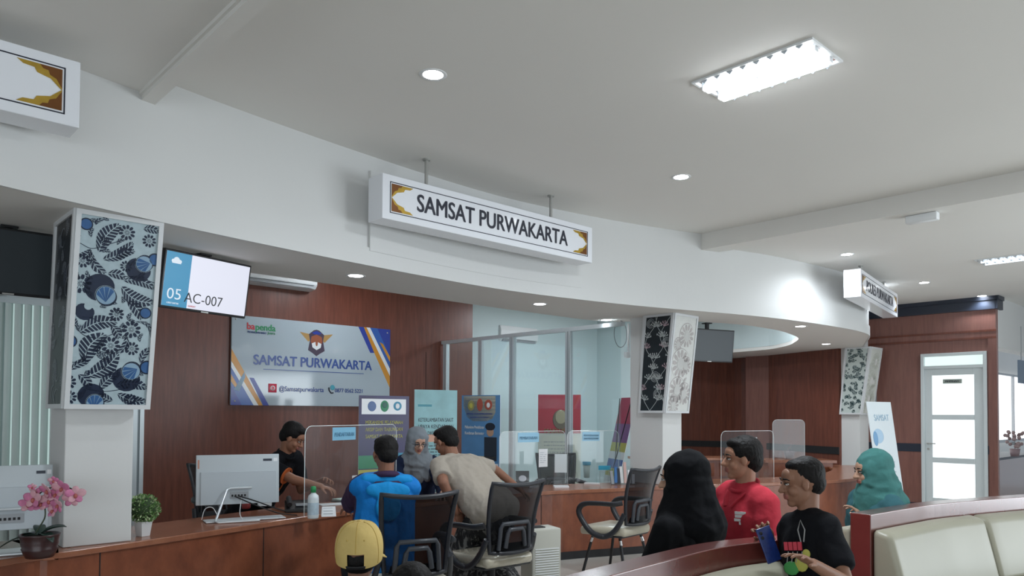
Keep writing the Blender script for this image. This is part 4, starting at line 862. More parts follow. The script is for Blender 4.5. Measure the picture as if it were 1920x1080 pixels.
for k in range(900):
    u1 = random.uniform(-1, 1); t = random.uniform(0, 2 * pi); n_ = Vector((sqrt(1 - u1 * u1) * cos(t), sqrt(1 - u1 * u1) * sin(t), u1)); c_ = Vector((0, 0, .175)) + Vector((n_.x * .088, n_.y * .088, n_.z * .082)) * random.uniform(.88, 1.05)
    a = (n_ + Vector((random.uniform(-.8, .8), random.uniform(-.8, .8), random.uniform(-.8, .8)))).normalized(); b = a.orthogonal().normalized(); s_ = random.uniform(.008, .013)
    m.add([c_, c_ + (a + b * .45) * s_, c_ + a * s_ * 1.7, c_ + (a - b * .45) * s_], [(0, 1, 2, 3)], 0 if random.random() < .62 else 1)
m.build('foliage', [mat('foliage_green', (.09, .20, .045), .6, var=.4, vscale=40), mat('foliage_tip', (.36, .46, .24), .6)], o)
q = atz(587, 972, ZC); o = empty('sanitizer_bottle', 'white hand sanitizer bottle with green cap at the acrylic screen', 'bottle', (q.x, q.y, ZC))
m = MB(); m.lathe([(.001, .001), (.038, .001), (.041, .01), (.041, .15), (.036, .172), (.018, .188), (.016, .195), (.001, .195)]); m.build('body', mat('bottle_white', (.70, .76, .78), .3), o)
m = MB(); m.lathe([(.001, .195), (.020, .195), (.020, .225), (.017, .24), (.001, .242)]); m.build('cap', mat('bottle_green', (.02, .28, .09), .35), o)
m = MB(); m.lathe([(.0415, .03), (.0415, .12)]); m.build('label_band', mat('bottle_label', (.50, .62, .70), .5, var=.3, vscale=40), o)
q = atz(616, 968, ZC); o = empty('tent_card', 'small white tent card on the counter right of the sanitizer bottle', 'tent card', (q.x, q.y, ZC), radians(18))
m = MB(); m.add([(-.055, -.03, 0.001), (.055, -.03, 0.001), (.05, 0, .075), (-.05, 0, .075), (-.055, .03, 0.001), (.055, .03, 0.001)], [(0, 1, 2, 3), (5, 4, 3, 2)]); m.build('card', M_paper, o)
for k in range(3): MB().box(-.04, .03, -.0235 + k * .009, -.022 + k * .009, .02 + k * .02, .024 + k * .02).build('text_line', M_grey, o)
q = atz(552, 962, ZC); o = empty('desk_telephone', 'black office telephone on the counter behind the acrylic screen edge', 'telephone', (q.x, q.y + .1, ZC), radians(20))
m = MB(); m.add([(-.1, -.09, 0.001), (.1, -.09, 0.001), (.1, .09, 0.001), (-.1, .09, 0.001), (-.1, -.09, .03), (.1, -.09, .03), (.1, .09, .085), (-.1, .09, .085)], [(0, 3, 2, 1), (4, 5, 6, 7), (0, 1, 5, 4), (1, 2, 6, 5), (2, 3, 7, 6), (3, 0, 4, 7)]); m.build('base', M_black, o, bevel=.006)
m = MB(); m.tube([(-.07, -.08, .065), (-.07, -.06, .075), (-.07, .05, .105), (-.07, .08, .10)], .02, 10); m.build('handset', M_blackm, o); MB().box(-.02, .08, -.05, .03, .05, .062, M=Matrix.Rotation(.0, 4, 'X')).build('keypad', M_grey, o)
def sheet(px, py, w, d, rz, label, m_, name='paper_sheet', cat='paper', h=.002, dz=0):
    q = atz(px, py, ZC + dz); ob = MB().box(-w / 2, w / 2, -d / 2, d / 2, 0.001, h).build(name, m_, loc=(q.x, q.y, ZC + dz), rz=rz); return tag(ob, label, cat)
sheet(622, 946, .2, .16, .5, 'white sheet lying under the officer hands', M_paper, h=.004)
sheet(644, 937, .16, .12, .9, 'open pale green booklet on a black folder', mat('booklet_green', (.50, .62, .55), .6), 'booklet', 'booklet', .012, .008)
sheet(646, 940, .19, .15, .9, 'black folder under the pale green booklet', M_blackm, 'document_folder', 'folder', .008)
sheet(1003, 914, .13, .09, .1, 'white note pad at the foot of the photo stand', M_white, 'note_pad', 'note pad', .015)
sheet(1110, 908, .17, .06, -.35, 'white handset lying on the counter left of the brochure rack', M_white, 'cordless_handset', 'handset', .018)
sheet(496, 948, .11, .08, .4, 'small white box beside the silver computer stand', M_white, 'paper_box', 'box', .03)
q = atz(447, 958, ZC); tag((lambda m: (m.rbox(-.03, .03, -.03, .03, .001, .05, .012), m.build('stamp_pad', mat('dark_red_plastic', (.22, .02, .02), .4), loc=(q.x + .02, q.y + .12, ZC)))[1])(MB()), 'small dark red stamp behind the silver computer', 'stamp')
# brochure rack
q = atz(1166, 908, ZC); o = empty('brochure_rack', 'acrylic brochure rack full of leaflets left of the middle pillar', 'brochure rack', (q.x, q.y, ZC), radians(10))
MB().box(-.13, .16, -.06, .08, .001, .01).build('base_plate', M_acry, o); MB().box(-.13, .16, .078, .08, .01, .2).build('back_plate', M_acry, o)
for k, (x, m_, h_) in enumerate(((-.11, M_grey, .16), (-.075, mat('leaflet_blue', (.04, .16, .42), .4), .19), (-.035, M_navy, .18), (.0, mat('leaflet_pale', (.65, .68, .68), .5), .2), (.04, mat('leaflet_rose', (.62, .42, .38), .5), .25), (.09, M_paper, .16), (.13, M_paper, .12))):
    MB().box(x - .016, x + .016, -.02, .0, .012, h_, M=Matrix.Rotation(radians(-12), 4, 'X') @ Matrix.Rotation(radians(random.uniform(-6, 6)), 4, 'Y')).build('leaflet_stack', m_, o)
q = atz(1142, 906, ZC); o = empty('leaflet_dispenser', 'clear dispenser box with bright blue header left of the brochure rack', 'leaflet dispenser', (q.x - .05, q.y + .05, ZC))
MB().box(-.05, .05, -.03, .03, .001, .14).build('clear_bin', M_acry, o); MB().box(-.07, .07, -.035, -.03, .15, .2).build('header_card', mat('header_cyan', (.03, .34, .52), .4), o); MB().box(-.004, .004, -.03, -.026, .13, .17).build('header_stem', M_white, o)
q = atz(1100, 896, ZC); o = empty('cup_stack', 'stack of clear cups with blue lid on the counter behind the glass', 'cup stack', (q.x, q.y, ZC))
m = MB(); m.lathe([(.001, .001), (.035, .001), (.045, .16), (.001, .16)]); m.build('cup', mat('clear_cup', (.6, .66, .62), .3), o); m = MB(); m.lathe([(.05, .16), (.052, .2), (.001, .205)]); m.build('lid', mat('header_cyan', (.03, .34, .52), .4), o)
q = atz(1052, 914, ZC); o = empty('paper_holder', 'clear acrylic holder with white slips in front of the dark chair back', 'paper holder', (q.x, q.y, ZC), .1)
MB().box(-.08, .08, -.05, .05, .001, .02).build('slip_stack', M_paper, o); MB().box(-.07, .06, .0, .004, .16, .36).build('notice_card', M_paper, o); MB().box(-.08, .08, -.002, -.001, .02, .36).build('stand_sheet', M_acry, o)
# cream air cooler standing in front of the counter
q = atz(1014, 988, .52); o = empty('air_cooler', 'cream air cooler with louvred front standing before the counter, right of the mesh chair', 'air cooler', (q.x, q.y, 0), radians(25))
m = MB(); m.rbox(-.14, .14, -.12, .12, 0.001, .52, .015); m.build('housing', mat('cream_plastic', (.52, .52, .46), .45), o)
for k in range(15): MB().box(-.115, .115, -.128, -.119, .05 + k * .021, .058 + k * .021).build('louvre', M_white, o)
MB().box(-.1, .02, -.05, .05, .52, .528).build('control_panel', M_blackm, o)
m = MB(); m.tube(spline([(.14, .1, .4), (.2, .12, .36), (.21, .12, .25), (.15, .12, .12)], 5), .004, 6); m.build('power_cable', M_blackm, o)

# ================================================================== right office
o = empty('office_desk', 'reddish wooden desk with drawers against the curved wall of the right office', 'desk', (3.3, 12.6, 0), radians(8))
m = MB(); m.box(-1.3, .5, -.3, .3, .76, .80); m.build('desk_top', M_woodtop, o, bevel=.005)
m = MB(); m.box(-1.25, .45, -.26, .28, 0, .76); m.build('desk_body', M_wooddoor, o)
for k, x in enumerate((-1.1, -.5, .1)):
    d_ = MB().box(x, x + .5, -.275, -.26, .5, .72).build('drawer', M_woodc, o); MB().box(x + .15, x + .35, -.29, -.275, .62, .635).build('handle', M_alu, d_)
o = empty('side_table', 'pale brown low cabinet between the right office desk and the pillar', 'cabinet', (4.45, 11.75, 0), radians(0))
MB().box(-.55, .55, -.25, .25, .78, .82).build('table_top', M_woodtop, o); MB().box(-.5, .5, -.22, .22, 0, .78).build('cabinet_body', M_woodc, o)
q = at(1480, 857, 11.85); o = empty('flower_pot', 'small dark pot with a bare stem behind the acrylic screen', 'flower pot', (q.x, q.y, .821))
m = MB(); m.lathe([(.001, .0), (.06, .0), (.085, .12), (.075, .12), (.001, .11)]); m.build('pot', M_pot, o); MB().tube([(0, 0, .1), (-.02, 0, .16), (.03, 0, .21), (.02, 0, .25)], .008, 6).build('stem', mat('stem_brown', (.10, .05, .05), .6), o)
# far right bright room
o = empty('reception_desk', 'dark red desk in the bright room at the right frame edge', 'desk', (cx + .25 * U.x * 4, cy + .25 * U.y * 4 + .25, 0), ANG)
MB().box(-.9, 2.2, .0, .6, .80, .84).build('desk_top', M_navy, o); MB().box(-.88, 2.2, .03, .58, 0, .8).build('desk_body', M_bench, o)
q = at(1903, 862, 12.6); o = empty('potted_plant', 'small pink plant in a pot on the far desk at the right edge', 'potted plant', (q.x, q.y, .841))
m = MB(); m.lathe([(.001, .0), (.06, .0), (.08, .13), (.001, .12)]); m.build('pot', mat('mauve_pot', (.30, .22, .24), .5), o)
random.seed(2); m = MB(); 
for k in range(26): m.ell((random.uniform(-.14, .14), random.uniform(-.1, .1), random.uniform(.16, .42)), (.035, .02, .03), u=6, v=5)
m.build('foliage', mat('plant_mauve', (.38, .28, .28), .7), o); MB().cyl((0, 0, .1), (0, 0, .3), .008).build('stem', M_grey, o)
q = at(1915, 698, 12.3); o = empty('notice_board', 'dark blue grey board on the bright window at the right edge', 'board', (q.x, q.y, q.z - .18), ANG); MB().box(-.1, .4, 0, .03, 0, .38).build('panel', mat('slate_panel', (.16, .22, .30), .5), o); MB().box(.1, .12, .02, .03, .38, .95).build('hanging_rod', M_grey, o)
# ================================================================== office chairs
M_mesh = glassy('chair_mesh', (.16, .165, .18), .80, .5, .01, (.012, .013, .016))
M_seat = mat('seat_cream', (.50, .46, .36), .35, var=.12, vscale=6, bump=.15, bscale=14)
M_seatp = mat('seat_cream_wrapped', (.50, .46, .36), .12, var=.2, vscale=10, bump=.7, bscale=22, coat=.8)
M_cf = mat('chair_frame', (.022, .024, .03), .4); M_chrome = mat('chrome', (.6, .6, .62), .15, 1.0)
def chair(loc, rz, label, swivel=False, wrapped=False, tilt=10, group=None):
    o = empty('office_chair', label, 'chair', (loc[0], loc[1], 0), rz, group)
    m = MB(); m.rbox(-.25, .25, -.23, .26, .415, .50, .035, seg=4)
    for i, v in enumerate(m.v):
        x, y, z = v; m.v[i] = (x * (1 - .12 * max(0, -y) / .23), y, z - .9 * max(0, y - .1) ** 2 - .15 * x * x)
    m.build('seat', M_seatp if wrapped else M_seat, o); m = MB(); m.rbox(-.22, .22, -.2, .22, .395, .42, .01); m.build('seat_shell', M_cf, o)
    T = Matrix.Translation((0, -.24, .50)) @ Matrix.Rotation(radians(tilt), 4, 'X')
    def bp(u, t):   # backrest surface: u -1..1 across, t 0..1 up
        w = .195 + .045 * t; return T @ Vector((u * w, .05 * u * u + .03 * sin(pi * t) - .03, .02 + .50 * t + .012 * (u * u) * t))
    n = 12; out = [bp(-1 + 2 * k / n, 0) for k in range(n)] + [bp(1, k / n) for k in range(n)] + [bp(1 - 2 * k / n, 1) for k in range(n)] + [bp(-1, 1 - k / n) for k in range(n)]
    m = MB(); m.tube(out, .016, 8, closed=True); m.build('backrest_frame', M_cf, o)
    m = MB(); g = 10; m.add([bp(-1 + 2 * i / g, j / g) for j in range(g + 1) for i in range(g + 1)], [(j * (g + 1) + i, j * (g + 1) + i + 1, (j + 1) * (g + 1) + i + 1, (j + 1) * (g + 1) + i) for j in range(g) for i in range(g)], 0, True); m.build('mesh_back', M_mesh, o)
    m = MB()
    for s0, t0, t1 in ((.62, .05, .42), (.36, .08, .34)):
        m.tube([bp(u, t) + T.to_3x3() @ Vector((0, -.012, 0)) for u, t in ((-s0 - .1, t0), (-s0, t1 - .06), (-s0 + .08, t1), (s0 - .08, t1), (s0, t1 - .06), (s0 + .1, t0))], .017, 6)
    m.build('lumbar_support', mat('chair_grey', (.05, .055, .065), .4), o)
    MB().add([bp(-.9, .0), bp(.9, .0), bp(.8, .12), bp(-.8, .12)], [(0, 1, 2, 3)]).build('lower_back_plate', M_cf, o)
    for s_ in (-1, 1):
        x = s_ * .275; pts = [(x * .86, -.215, .72), (x, -.14, .705), (x * 1.03, .03, .70), (x * 1.03, .17, .685), (x * 1.02, .235, .635), (x, .225, .56), (x * .98, .12, .44), (x * .95, .0, .40), (x * .93, -.10, .43), (x * .88, -.18, .52), (x * .82, -.225, .62)]
        m = MB(); m.tube(spline(pts, 4), .027, 10, sq=.7); m.build('armrest', M_cf, o)
        MB().cyl((x * .8, -.1, .405), (x, -.02, .405), .014).build('armrest_bracket', M_cf, o)
    if swivel:
        m = MB(); m.cyl((0, 0, .10), (0, 0, .40), .028); m.cyl((0, 0, .06), (0, 0, .22), .04); m.build('gas_column', M_black, o)
        for k in range(5):
            a = 2 * pi * k / 5; e = Vector((.3 * cos(a), .3 * sin(a), .07)); m = MB(); m.cyl((0, 0, .10), e, .026, .016); b = m.build('base_arm', M_black, o)
            m = MB(); d = Vector((-sin(a), cos(a), 0)); m.cyl(e - d * .02 - Vector((0, 0, .04)), e + d * .02 - Vector((0, 0, .04)), .03); m.build('caster', M_blackm, o)
    else:
        for sx in (-1, 1):
            for y0, y1 in ((.15, .24), (-.14, -.24)):
                m = MB(); m.cyl((sx * .17, y0, .41), (sx * .225, y1, .012), .0135); m.build('leg', M_black, o); m = MB(); m.cyl((sx * .176, y0 + (y1 - y0) * .12, .365), (sx * .183, y0 + (y1 - y0) * .24, .325), .0155); m.build('leg_sleeve', M_chrome, o)
                m = MB(); m.cyl((sx * .225, y1, 0), (sx * .225, y1, .015), .018); m.build('leg_cap', M_blackm, o)
    return o
def chair_at(px, D, rz, label, **k):
    b = at(px, 900, D); r = radians(rz); f = Vector((-sin(r), cos(r))); return chair((b.x + f.x * .27, b.y + f.y * .27), r, label, **k)
chair_at(784, 4.62, 24, 'black mesh office chair right behind the man in the bright blue jacket', swivel=True)
chair_at(966, 5.42, 40, 'black mesh office chair with plastic wrapped cream seat behind the bending man', swivel=True, wrapped=True)
chair_at(1204, 6.85, 48, 'black mesh chair with cream seat and looped armrest, left of the woman in black')
chair_at(1042, 9.05, 190, 'black mesh chair behind the counter, seen through the acrylic screens', swivel=True, tilt=6)
chair_at(400, 7.1, 236, 'dark office chair of the officer in black, behind the silver computer', swivel=True)

# ================================================================== curved waiting benches
def sweep(path, prof, name, m_, parent, bevel=.0, seg=3):
    # prof: (offset to the left of the path, z)
    m = MB(); n = len(prof); vs = []
    offs = {}
    for d, z in prof:
        if d not in offs: offs[d] = offset2(path, d)
    for i in range(len(path)):
        for d, z in prof: p = offs[d][i]; vs.append((p.x, p.y, z))
    L = len(path); fs = [(i * n + k, i * n + (k + 1) % n, (i + 1) * n + (k + 1) % n, (i + 1) * n + k) for i in range(L - 1) for k in range(n)] + [tuple(range(n - 1, -1, -1)), tuple(range((L - 1) * n, L * n))]
    m.add(vs, fs, 0, bevel > .015); return m.build(name, m_, parent, bevel=bevel, seg=seg, fix=True)
def bench(pts, label, ncush, near=True, far=True, zt=.95):
    P = [Vector((p.x, p.y)) for p in spline([(p[0], p[1], 0) for p in pts], 6)]
    o = empty('waiting_bench', label, 'bench')
    sweep(P, [(-.06, 0), (.06, 0), (.06, zt), (-.06, zt)], 'back_panel', M_bench, o, .005)
    L = len(P) - 1
    for side in ([-1] if near else []) + ([1] if far else []):
        f = lambda pr: [(side * d, z) for d, z in pr]
        sweep(P, f([(.06, .06), (.54, .06), (.54, .30), (.06, .30)]), 'seat_base', M_bench, o, .005)
        for k in range(ncush):
            a = int(L * k / ncush); b = int(L * (k + 1) / ncush); Q = P[a:b + 1]
            t0 = (Q[1] - Q[0]).normalized(); t1 = (Q[-1] - Q[-2]).normalized(); Q = [Q[0] + t0 * .006] + Q[1:-1] + [Q[-1] - t1 * .006]
            sweep(Q, f([(.062, .302), (.57, .302), (.57, .45), (.062, .46)]), 'seat_cushion', M_leather, o, .035, 4)
            sweep(Q, f([(.062, .46), (.27, .46), (.23, .62), (.17, .845), (.062, .87)]), 'back_cushion', M_leather, o, .035, 4)
    return o
bench([(-.62, 1.55), (-.2, 2.1), (.23, 2.60), (.57, 2.97), (.90, 3.29), (1.27, 3.50)], 'curved reddish wooden bench with cream seats, lower centre, in front of the woman in black', 2)
bench([(2.02, 4.34), (2.42, 4.66), (2.75, 4.90), (3.35, 5.22), (4.0, 5.52), (4.9, 5.85)], 'curved bench with pale wooden back and thick cream cushions at the lower right', 2)
# ================================================================== people
def ik(a, t, l1, l2, pole):
    d = t - a; L = max(1e-4, d.length)
    if L > (l1 + l2) * .995: t = a + d * ((l1 + l2) * .995 / L); d = t - a; L = d.length
    x = (l1 * l1 - l2 * l2 + L * L) / (2 * L); h = sqrt(max(0, l1 * l1 - x * x)); u = d.normalized(); p = Vector(pole) - u * u.dot(Vector(pole))
    p = p.normalized() if p.length > 1e-4 else u.orthogonal().normalized(); return a + u * x + p * h, t
def remesh(m, name, mats, parent, vox, smooth=2, wr=0, wf=14, seed=0.0, matfn=None, stretch=None):
    me = m.mesh(name, mats); o = bpy.data.objects.new(name, me); COL.objects.link(o)
    r = o.modifiers.new('r', 'REMESH'); r.mode = 'VOXEL'; r.voxel_size = vox
    s = o.modifiers.new('s', 'SMOOTH'); s.factor = .5; s.iterations = smooth
    bpy.context.view_layer.update(); dg = bpy.context.evaluated_depsgraph_get(); me2 = bpy.data.meshes.new_from_object(o.evaluated_get(dg))
    bpy.data.objects.remove(o); bpy.data.meshes.remove(me)
    me2.materials.clear()
    for q in (mats if isinstance(mats, (list, tuple)) else [mats]): me2.materials.append(q)
    if wr:
        S3 = stretch or (1, 1, .45); nv = [v.normal.copy() for v in me2.vertices]
        for v, n in zip(me2.vertices, nv):
            p = Vector((v.co.x * S3[0], v.co.y * S3[1], v.co.z * S3[2])) * wf + Vector((seed, seed * 2, seed))
            a = noise.noise(p); b = noise.noise(p * 2.3); v.co += n * wr * (1 - abs(a) * 2.6 + b * .5)
    me2.polygons.foreach_set('use_smooth', [True] * len(me2.polygons))
    if matfn: me2.polygons.foreach_set('material_index', [matfn(p.center) for p in me2.polygons])
    else: me2.polygons.foreach_set('material_index', [0] * len(me2.polygons))
    me2.update(); me2.name = name; o = bpy.data.objects.new(name, me2); COL.objects.link(o); o.parent = parent; return o
def hand(m, w, d, n, side, curl=.5, k=1.0):
    # w wrist, d direction, n palm normal (the side the fingers close to), side: +1 thumb towards a x
    d = d.normalized(); n = (n - d * n.dot(d)).normalized(); a = d.cross(n).normalized() * side
    R = Matrix(((a.x, d.x, n.x, w.x), (a.y, d.y, n.y, w.y), (a.z, d.z, n.z, w.z), (0, 0, 0, 1))); K = Matrix.Diagonal((k, k, k, 1)); R = R @ K
    m.ell((0, .048, 0), (.038, .055, .016), M=R, u=14, v=8); m.ell((.018, .03, .006), (.02, .032, .016), M=R, u=10, v=8)
    for i, (x, L, r) in enumerate(((.030, .068, .0088), (.0105, .078, .009), (-.0095, .072, .0088), (-.029, .056, .008))):
        c = curl * (1 + .18 * i); p = Vector((x, .088 - abs(x) * .25, 0)); q = Vector((x * .8, .06, 0)); fan = x * 1.2; ang = c * .5
        m.cap(R @ q, R @ p, r * 1.1 * k, r * k, 8)
        for s_ in (.42, .32, .26):
            e = p + Vector((fan * cos(ang) * s_, cos(ang) * L * s_ , sin(ang) * L * s_)); m.cap(R @ p, R @ e, r * k, r * .93 * k, 8); p = e; r *= .93; ang += c * .75
    p = Vector((.026, .018, .006)); e = Vector((.052, .048, .016)); f = Vector((.058, .078, .022 + .02 * curl)); m.cap(R @ p, R @ e, .0125 * k, .010 * k, 8); m.cap(R @ e, R @ f, .010 * k, .0082 * k, 8)
SK = {}
def skin(name, col): return mat(name, col, .5, var=.08, vscale=18, spec=.35)
M_lipm = mat('lips', (.30, .10, .08), .45); M_hair = mat('black_hair', (.007, .006, .006), .6, bump=.25, bscale=160, spec=.2)
M_eyew = mat('eye_white', (.62, .60, .58), .25); M_eyed = mat('eye_dark', (.015, .01, .008), .15)
def person(label, pel, head, yaw, hyaw, hpitch=0, k=1.0, g=1.0, skinc=(.34, .17, .10), wr=None, poles=((.4, -.3, -.8), (-.4, -.3, -.8)), hands=(.5, .5), palms=(None, None), ank=None, kneep=((.1, 1, .35), (-.1, 1, .35)),
           top=None, sleeve='short', bottom=None, hair='short', hijab=None, shw=.178, hroll=0, skirt=None, vox=.0048, cuff=None, collar=None, seed=1.0, shoes=None, topm2=None, hem=0.0, wrk=.0055, cover=0.0):
    rz = radians(yaw); o = empty('person', label, 'person', (pel[0], pel[1], 0), rz)
    W2 = Matrix.Translation((pel[0], pel[1], 0)) @ Matrix.Rotation(rz, 4, 'Z'); Wi = W2.inverted()
    PL = Vector((0, 0, pel[2])); H = Wi @ Vector(head)
    RH = Matrix.Translation(H) @ Matrix.Rotation(radians(hyaw) - rz, 4, 'Z') @ Matrix.Rotation(radians(-hpitch), 4, 'X') @ Matrix.Rotation(radians(hroll), 4, 'Y') @ Matrix.Diagonal((k, k, k, 1)) if k > .9 else Matrix.Translation(H) @ Matrix.Rotation(radians(hyaw) - rz, 4, 'Z') @ Matrix.Rotation(radians(-hpitch), 4, 'X') @ Matrix.Rotation(radians(hroll), 4, 'Y') @ Matrix.Diagonal((.93, .93, .93, 1))
    hs = k if k > .9 else .93
    tz0 = (H - PL).normalized(); N = H - (tz0 * .6 + Vector((0, 0, .4))).normalized() * .160 * hs + Vector((0, -.015, 0))
    tv = N - PL; TL = tv.length; tz = tv.normalized(); tx = Vector((1, 0, 0)); tx = (tx - tz * tx.dot(tz)).normalized(); ty = tz.cross(tx)
    TF = Matrix(((tx.x, ty.x, tz.x, PL.x), (tx.y, ty.y, tz.y, PL.y), (tx.z, ty.z, tz.z, PL.z), (0, 0, 0, 1)))
    s = TL / .50
    sh = [TF @ Vector((sx * shw * k, 0, .445 * s)) for sx in (1, -1)]
    lu, lf_ = .285 * k, .25 * k
    if wr is None: wr = [None, None]
    W_, E_ = [], []
    for i in (0, 1):
        t = Wi @ Vector(wr[i]) if wr[i] is not None else PL + Vector(((.2, -.2)[i] * k, .3 * k, .14 * k)); e, t = ik(sh[i], t, lu, lf_, poles[i]); E_.append(e); W_.append(t)
    hip = [PL + Vector((sx * .095 * k, 0, 0)) for sx in (1, -1)]; A_, K_ = [], []
    for i in (0, 1):
        t = Vector(ank[i]) if ank else Vector(((.11, -.11)[i] * k, .40 * k, .08)); e, t = ik(hip[i], t, .42 * k, .41 * k, kneep[i]); K_.append(e); A_.append(t)
    # ---- one continuous body
    def torso(m, inf=0.0, lo=0.0):
        m.ell((0, 0, .01 * s), (.165 * g * k + inf, .118 * g * k + inf, .12 * k + inf), M=TF, u=20, v=12); m.ell((0, .008, .17 * s), (.142 * g * k + inf, .108 * g * k + inf, .16 * s + inf), M=TF, u=20, v=12)
        m.ell((0, .004, .33 * s), (.160 * g * k + inf, .112 * g * k + inf, .155 * s + inf), M=TF, u=20, v=12)
        m.cap(sh[0], sh[1], .058 * k + inf, .058 * k + inf)
        for q in sh: m.cap(N + tz * (.01 - lo), q.lerp(N, .40) + tz * (.008 - lo * .4), .048 * k + inf * (1 - lo * 20), .052 * k + inf * (1 - lo * 8))
    m = MB(); torso(m); m.cap(N - tz * .02, RH @ Vector((0, -.025, -.05)), .056 * k, .052 * k)
    m.ell((0, -.014, .030), (.073, .090, .084), M=RH, u=22, v=14); m.ell((0, .020, -.034), (.056, .066, .076), M=RH, u=20, v=12); m.ell((0, .060, -.086), (.025, .022, .020), M=RH)
    m.ell((0, .062, .040), (.052, .026, .038), M=RH)
    for sx in (1, -1):
        m.ell((sx * (.024 if hijab else .034), .058, -.026), (.024, .024, .026), M=RH); m.ell((sx * .026, .079, .024), (.024, .012, .008), M=RH)
        if not hijab: m.ell((sx * .074, -.008, -.004), (.009, .016, .027), M=RH @ Matrix.Rotation(sx * .25, 4, 'Z'))
        m.ell((sx * .012, .094, -.024), (.009, .011, .008), M=RH)
    m.cap(RH @ Vector((0, .082, .014)), RH @ Vector((0, .104, -.022)), .0095 * hs, .0135 * hs, 10)
    m.ell((0, .084, -.047), (.024, .012, .008), M=RH); m.ell((0, .083, -.059), (.021, .012, .008), M=RH)
    for i in (0, 1):
        m.cap(sh[i], E_[i], .050 * k * g ** .5, .040 * k); m.cap(E_[i], W_[i], .040 * k, .026 * k)
        d = (W_[i] - E_[i]).normalized(); n = Vector(palms[i]) if palms[i] is not None else Vector((0, .3, -1)); side = (-1 if i == 0 else 1)
        hand(m, W_[i], d, n, side * (1 if True else -1), hands[i], k if k > .9 else .9)
        m.cap(hip[i], K_[i], .088 * k * g ** .5, .060 * k); m.cap(K_[i], A_[i], .058 * k, .038 * k)
        f = A_[i] + Vector((0, .15 * k, -.045)); m.cap(A_[i] + Vector((0, -.03, -.035)), f, .036 * k, .030 * k)
    RHi = RH.inverted()
    def lipfn(c):
        q = RHi @ c
        if abs(q.x) < .024 and -.068 < q.z < -.040 and q.y > .082: return 1
        return 0
    remesh(m, 'body', [skin('skin_%d' % int(skinc[0] * 1000), skinc), M_lipm], o, vox, 2, matfn=lipfn)
    for sx in (1, -1):
        q = MB(); q.ell((sx * .029, .080, .008), (.0115, .010, .0048), M=RH, u=12, v=8, mi=0); q.ell((sx * .029, .0865, .008), (.0055, .005, .0046), M=RH, u=10, v=8, mi=1); q.tube([RH @ Vector((sx * x, y, z)) for x, y, z in ((.014, .087, .008), (.022, .091, .0145), (.032, .0895, .0155), (.043, .082, .009))], .0016, 5, 1); q.build('eye', [M_eyew, M_eyed], o)
        q = MB(); q.tube([RH @ Vector((sx * x, y, z)) for x, y, z in ((.012, .0915, .028), (.026, .0915, .034), (.040, .083, .032), (.050, .072, .026))], .003, 6, rs=[.002, .0038, .0034, .0015]); q.build('eyebrow', M_hair, o)
    # ---- clothes
    if bottom:
        q = MB(); inf = .014; q.ell((0, 0, .0), (.168 * g * k + inf, .122 * g * k + inf, .125 * k), M=TF, u=20, v=12)
        for i in (0, 1): q.cap(hip[i], K_[i], .092 * k * g ** .5 + inf, .066 * k + inf); q.cyl(K_[i], K_[i].lerp(A_[i], .93), .066 * k + inf, .052 * k + inf)
        for i in (0, 1): q.ell(K_[i], (.066 * k + inf,) * 3)
        remesh(q, 'trousers', bottom, o, .009, 3, .004, 16, seed)
    if skirt:
        q = MB(); a, b = (K_[0] + K_[1]) / 2, (A_[0] + A_[1]) / 2; q.cap(PL + Vector((0, 0, -.04)), PL + Vector((0, 0, -.10)), .13 * k * g, .15 * k * g, 20)
        for i in (0, 1): q.cap(hip[i] + Vector((0, 0, -.03)), K_[i], .10 * k, .11 * k); q.cyl(K_[i], A_[i] + Vector((0, 0, -.02)), .11 * k, .15 * k, 18); q.ell(K_[i], (.11 * k,) * 3)
        q.cyl(a, b + Vector((0, 0, -.02)), .16 * k, .2 * k, 20); q.cap((hip[0] + hip[1]) / 2 + Vector((0, 0, -.06)), a, .12 * k, .15 * k, 18)
        remesh(q, 'skirt', skirt, o, .010, 8, .009, 12, seed, stretch=(1, 1, .25))
    for i in (0, 1):
        q = MB(); q.cap(A_[i] + Vector((0, -.035, -.04)), A_[i] + Vector((0, .16 * k, -.048)), .046 * k, .038 * k); q.box(A_[i].x - .04 * k, A_[i].x + .04 * k, A_[i].y - .07, A_[i].y + .19 * k, A_[i].z - .088 + .008, A_[i].z - .05)
        remesh(q, 'shoe', shoes or M_blackm, o, .008, 2)
    if top:
        inf = .017; q = MB(); torso(q, inf, .012); q.ell((0, .0, hem), (.178 * g * k + inf, .136 * g * k + inf, .12 * k), M=TF, u=20, v=12)
        for sx in (1, -1):
            a, b = TF @ Vector((sx * .085 * g * k, .004, .37 * s)), TF @ Vector((sx * .085 * g * k, .0, .02 * s)); q.cap(a, b, .108 * g * k, .104 * g * k + inf * .5, 18); q.cap(sh[0 if sx == 1 else 1].lerp(N, .2), a, .062 * k + inf, .10 * k, 16)
        for i in (0, 1):
            if sleeve == 'short': q.cap(sh[i], sh[i].lerp(E_[i], .35), .060 * k + inf * .7, .062 * k + inf * .6); q.cyl(sh[i], sh[i].lerp(E_[i], .74), .060 * k + inf * .7, .064 * k + inf * .4, 18)
            else: q.cap(sh[i], E_[i], .058 * k + inf, .048 * k + inf); q.cap(E_[i], E_[i].lerp(W_[i], .5), .048 * k + inf, .042 * k + inf); q.cyl(E_[i], E_[i].lerp(W_[i], .93), .046 * k + inf, .034 * k + inf * .7, 18)
        fn = None
        if topm2: TFi = TF.inverted(); fn = lambda c: topm2[1](TFi @ c)
        remesh(q, 'shirt', [top] + ([topm2[0]] if topm2 else []), o, .0075, 9, wrk, 11, seed, matfn=fn)
